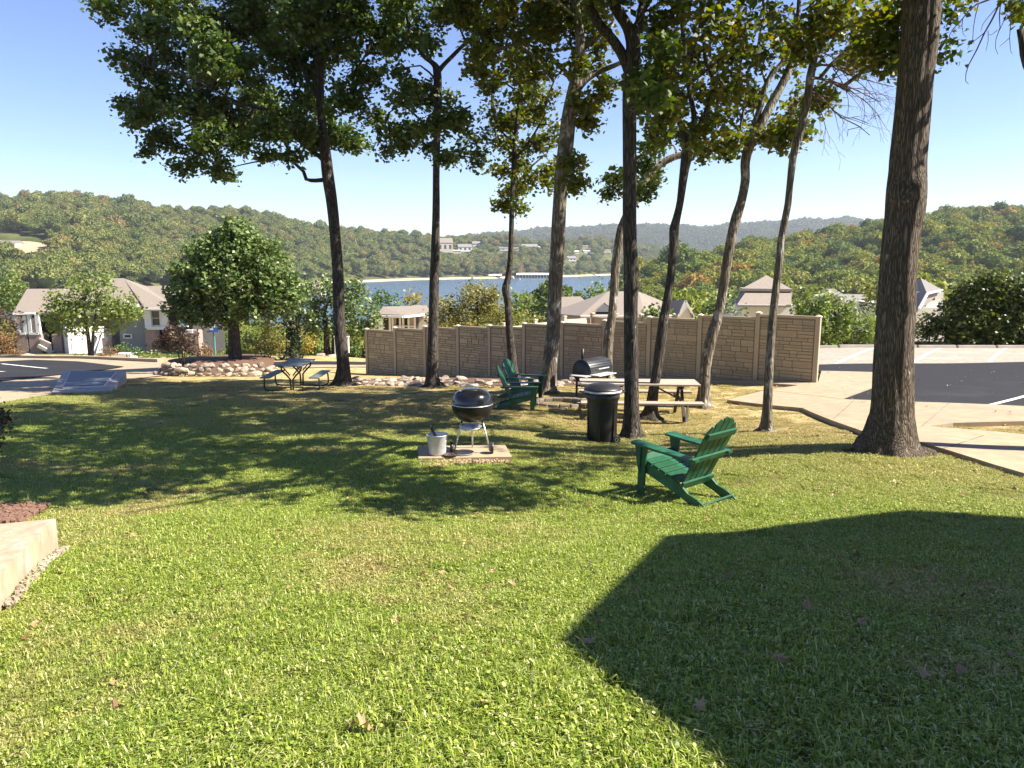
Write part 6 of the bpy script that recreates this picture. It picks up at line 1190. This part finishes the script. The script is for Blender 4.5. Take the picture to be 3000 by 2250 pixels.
# fallen leaves: the larger ones one by one, the rest as litter
def leaf_shape():
    ang = np.linspace(0, 2 * np.pi, 15)[:-1]; rr = np.where(np.arange(14) % 2 == 0, 1, .62) * rng.uniform(.55, 1.15, 14); v = [(0, 0, .0)] + [(r_ * math.cos(a), r_ * .75 * math.sin(a), .55 * r_ * r_ * rng.uniform(-.3, 1)) for a, r_ in zip(ang, rr)]
    f = [(0, i + 1, (i + 1) % 14 + 1) for i in range(14)]; v += [(-1.1, 0.02, .05), (-1.7, .03, .12), (-1.1, -.02, .05)]; f.append((15, 16, 17)); me = bpy.data.meshes.new('fallen_leaf'); me.from_pydata(v, [], f); me.materials.append(M['leaf_dead']); return me
LS = [leaf_shape() for _ in range(6)]
spots = [(1070, 2157, .075), (1030, 2160, .05), (1235, 1697, .05), (1320, 1740, .045), (1500, 1725, .05), (1420, 2085, .06), (1160, 1838, .045), (2280, 1955, .06), (2365, 1798, .06), (2165, 1673, .05), (1835, 1770, .05), (1720, 1905, .07), (2865, 1738, .045), (2620, 1665, .05), (2520, 1845, .05), (430, 1455, .05), (545, 1450, .04),
         (680, 1415, .05), (560, 1525, .045), (390, 1582, .045), (360, 1585, .04), (620, 1585, .045), (1375, 1535, .04), (815, 1585, .04), (1020, 1470, .035), (2130, 1420, .05), (2185, 1430, .045), (2400, 1440, .05), (2440, 1455, .06), (2620, 1420, .05), (2900, 1440, .05), (2330, 1368, .05), (2460, 1372, .05), (2090, 1495, .05), (2225, 1490, .05),
         (1990, 1540, .045), (2080, 1515, .035), (1730, 1485, .04), (1650, 1520, .05), (1570, 1540, .04), (2740, 1400, .05), (2800, 1415, .06), (2310, 1245, .06), (2290, 1248, .05), (180, 1690, .05), (105, 1845, .05), (60, 2240, .04), (300, 1960, .04), (640, 1750, .045), (890, 1690, .035), (830, 1870, .05), (2700, 2000, .05), (2050, 2100, .05), (340, 1240, .05), (1885, 1335, .04), (240, 1395, .04), (1440, 1690, .04), (2600, 1560, .05), (2760, 1500, .045), (2480, 1500, .05)]
for (px, py, s_) in spots:
    g2 = G(px, py); o = bpy.data.objects.new('fallen_leaf', random.choice(LS)); o.location = (g2[0], g2[1], g2[2] + .045); o.scale = (s_ * .8, s_ * .8, s_ * .8); o.rotation_euler = (random.uniform(-.7, .7), random.uniform(-.7, .7), random.uniform(0, 6.3)); C.objects.link(o); tag(o, 'dry brown fallen leaf lying on the grass', 'leaf', 'fallen leaves on the lawn')
mb = MB(); nL = 1500; xy = []
while len(xy) < nL:
    Yv = rng.uniform(3, 22) ; X_ = rng.uniform(-.7, .7) * Yv
    if rng.random() < (0.12 + .88 * sst(1.2, 2.6, .085 * X_ + .16 * Yv)): xy.append((X_, Yv))
xy = np.array(xy); lx = np.c_[rng.uniform(7.5, 15, 110), rng.uniform(12, 24, 110)]; xy = np.vstack([xy, lx]); zz = h(xy[:, 0], xy[:, 1]) + np.where(np.arange(len(xy)) < nL, .03, .10); v, f = leaf_quads(np.c_[xy, zz], .055, up=3, asp=.7); tag(mesh('leaf_litter', v, f, 'leaf_dead'), kind='stuff')
# red wood chips by the stoop, white gravel along its side
def chips(name, quad, n, s_, m, zoff=.01):
    P4 = [G(*q)[:2] for q in quad]; u = rng.random((n, 2)); p = (P4[0][None] * ((1 - u[:, :1]) * (1 - u[:, 1:])) + P4[1][None] * (u[:, :1] * (1 - u[:, 1:])) + P4[2][None] * (u[:, :1] * u[:, 1:]) + P4[3][None] * ((1 - u[:, :1]) * u[:, 1:]))
    z_ = h(p[:, 0], p[:, 1]) + zoff; mb = MB()
    for k in range(n): mb.box((p[k, 0], p[k, 1], z_[k] + rng.uniform(0, .02)), tuple(s_ * rng.uniform(.5, 1.5, 3)), Matrix.Rotation(rng.uniform(0, 6), 3, 'Z') @ Matrix.Rotation(rng.uniform(-.5, .5), 3, 'X'))
    return tag(mb.build(name, m), kind='stuff')
chips('wood_chips', ((-80, 1555), (60, 1545), (150, 1492), (-80, 1488)), 900, .03, 'red_mulch', .05)
chips('white_gravel', ((10, 1790), (50, 1780), (205, 1614), (177, 1616)), 240, .018, 'rock', .02)
chips('pad_soil', ((1232, 1376), (1490, 1356), (1500, 1347), (1228, 1353)), 500, .02, 'tan_soil', .01)
hzb = MB().box((0, 1900, 70), (5200, 4300, 240))
if HAZE if 'HAZE' in globals() else True:
    m, nt, b = newmat('air'); nt.nodes.remove(b); pv = nt.nodes.new('ShaderNodeVolumePrincipled'); pv.inputs['Color'].default_value = (.80, .88, 1, 1); pv.inputs['Density'].default_value = .00012; pv.inputs['Anisotropy'].default_value = .2
    nt.links.new(pv.outputs[0], nt.nodes['Material Output'].inputs['Volume']); tag(hzb.build('haze', m), kind='stuff')
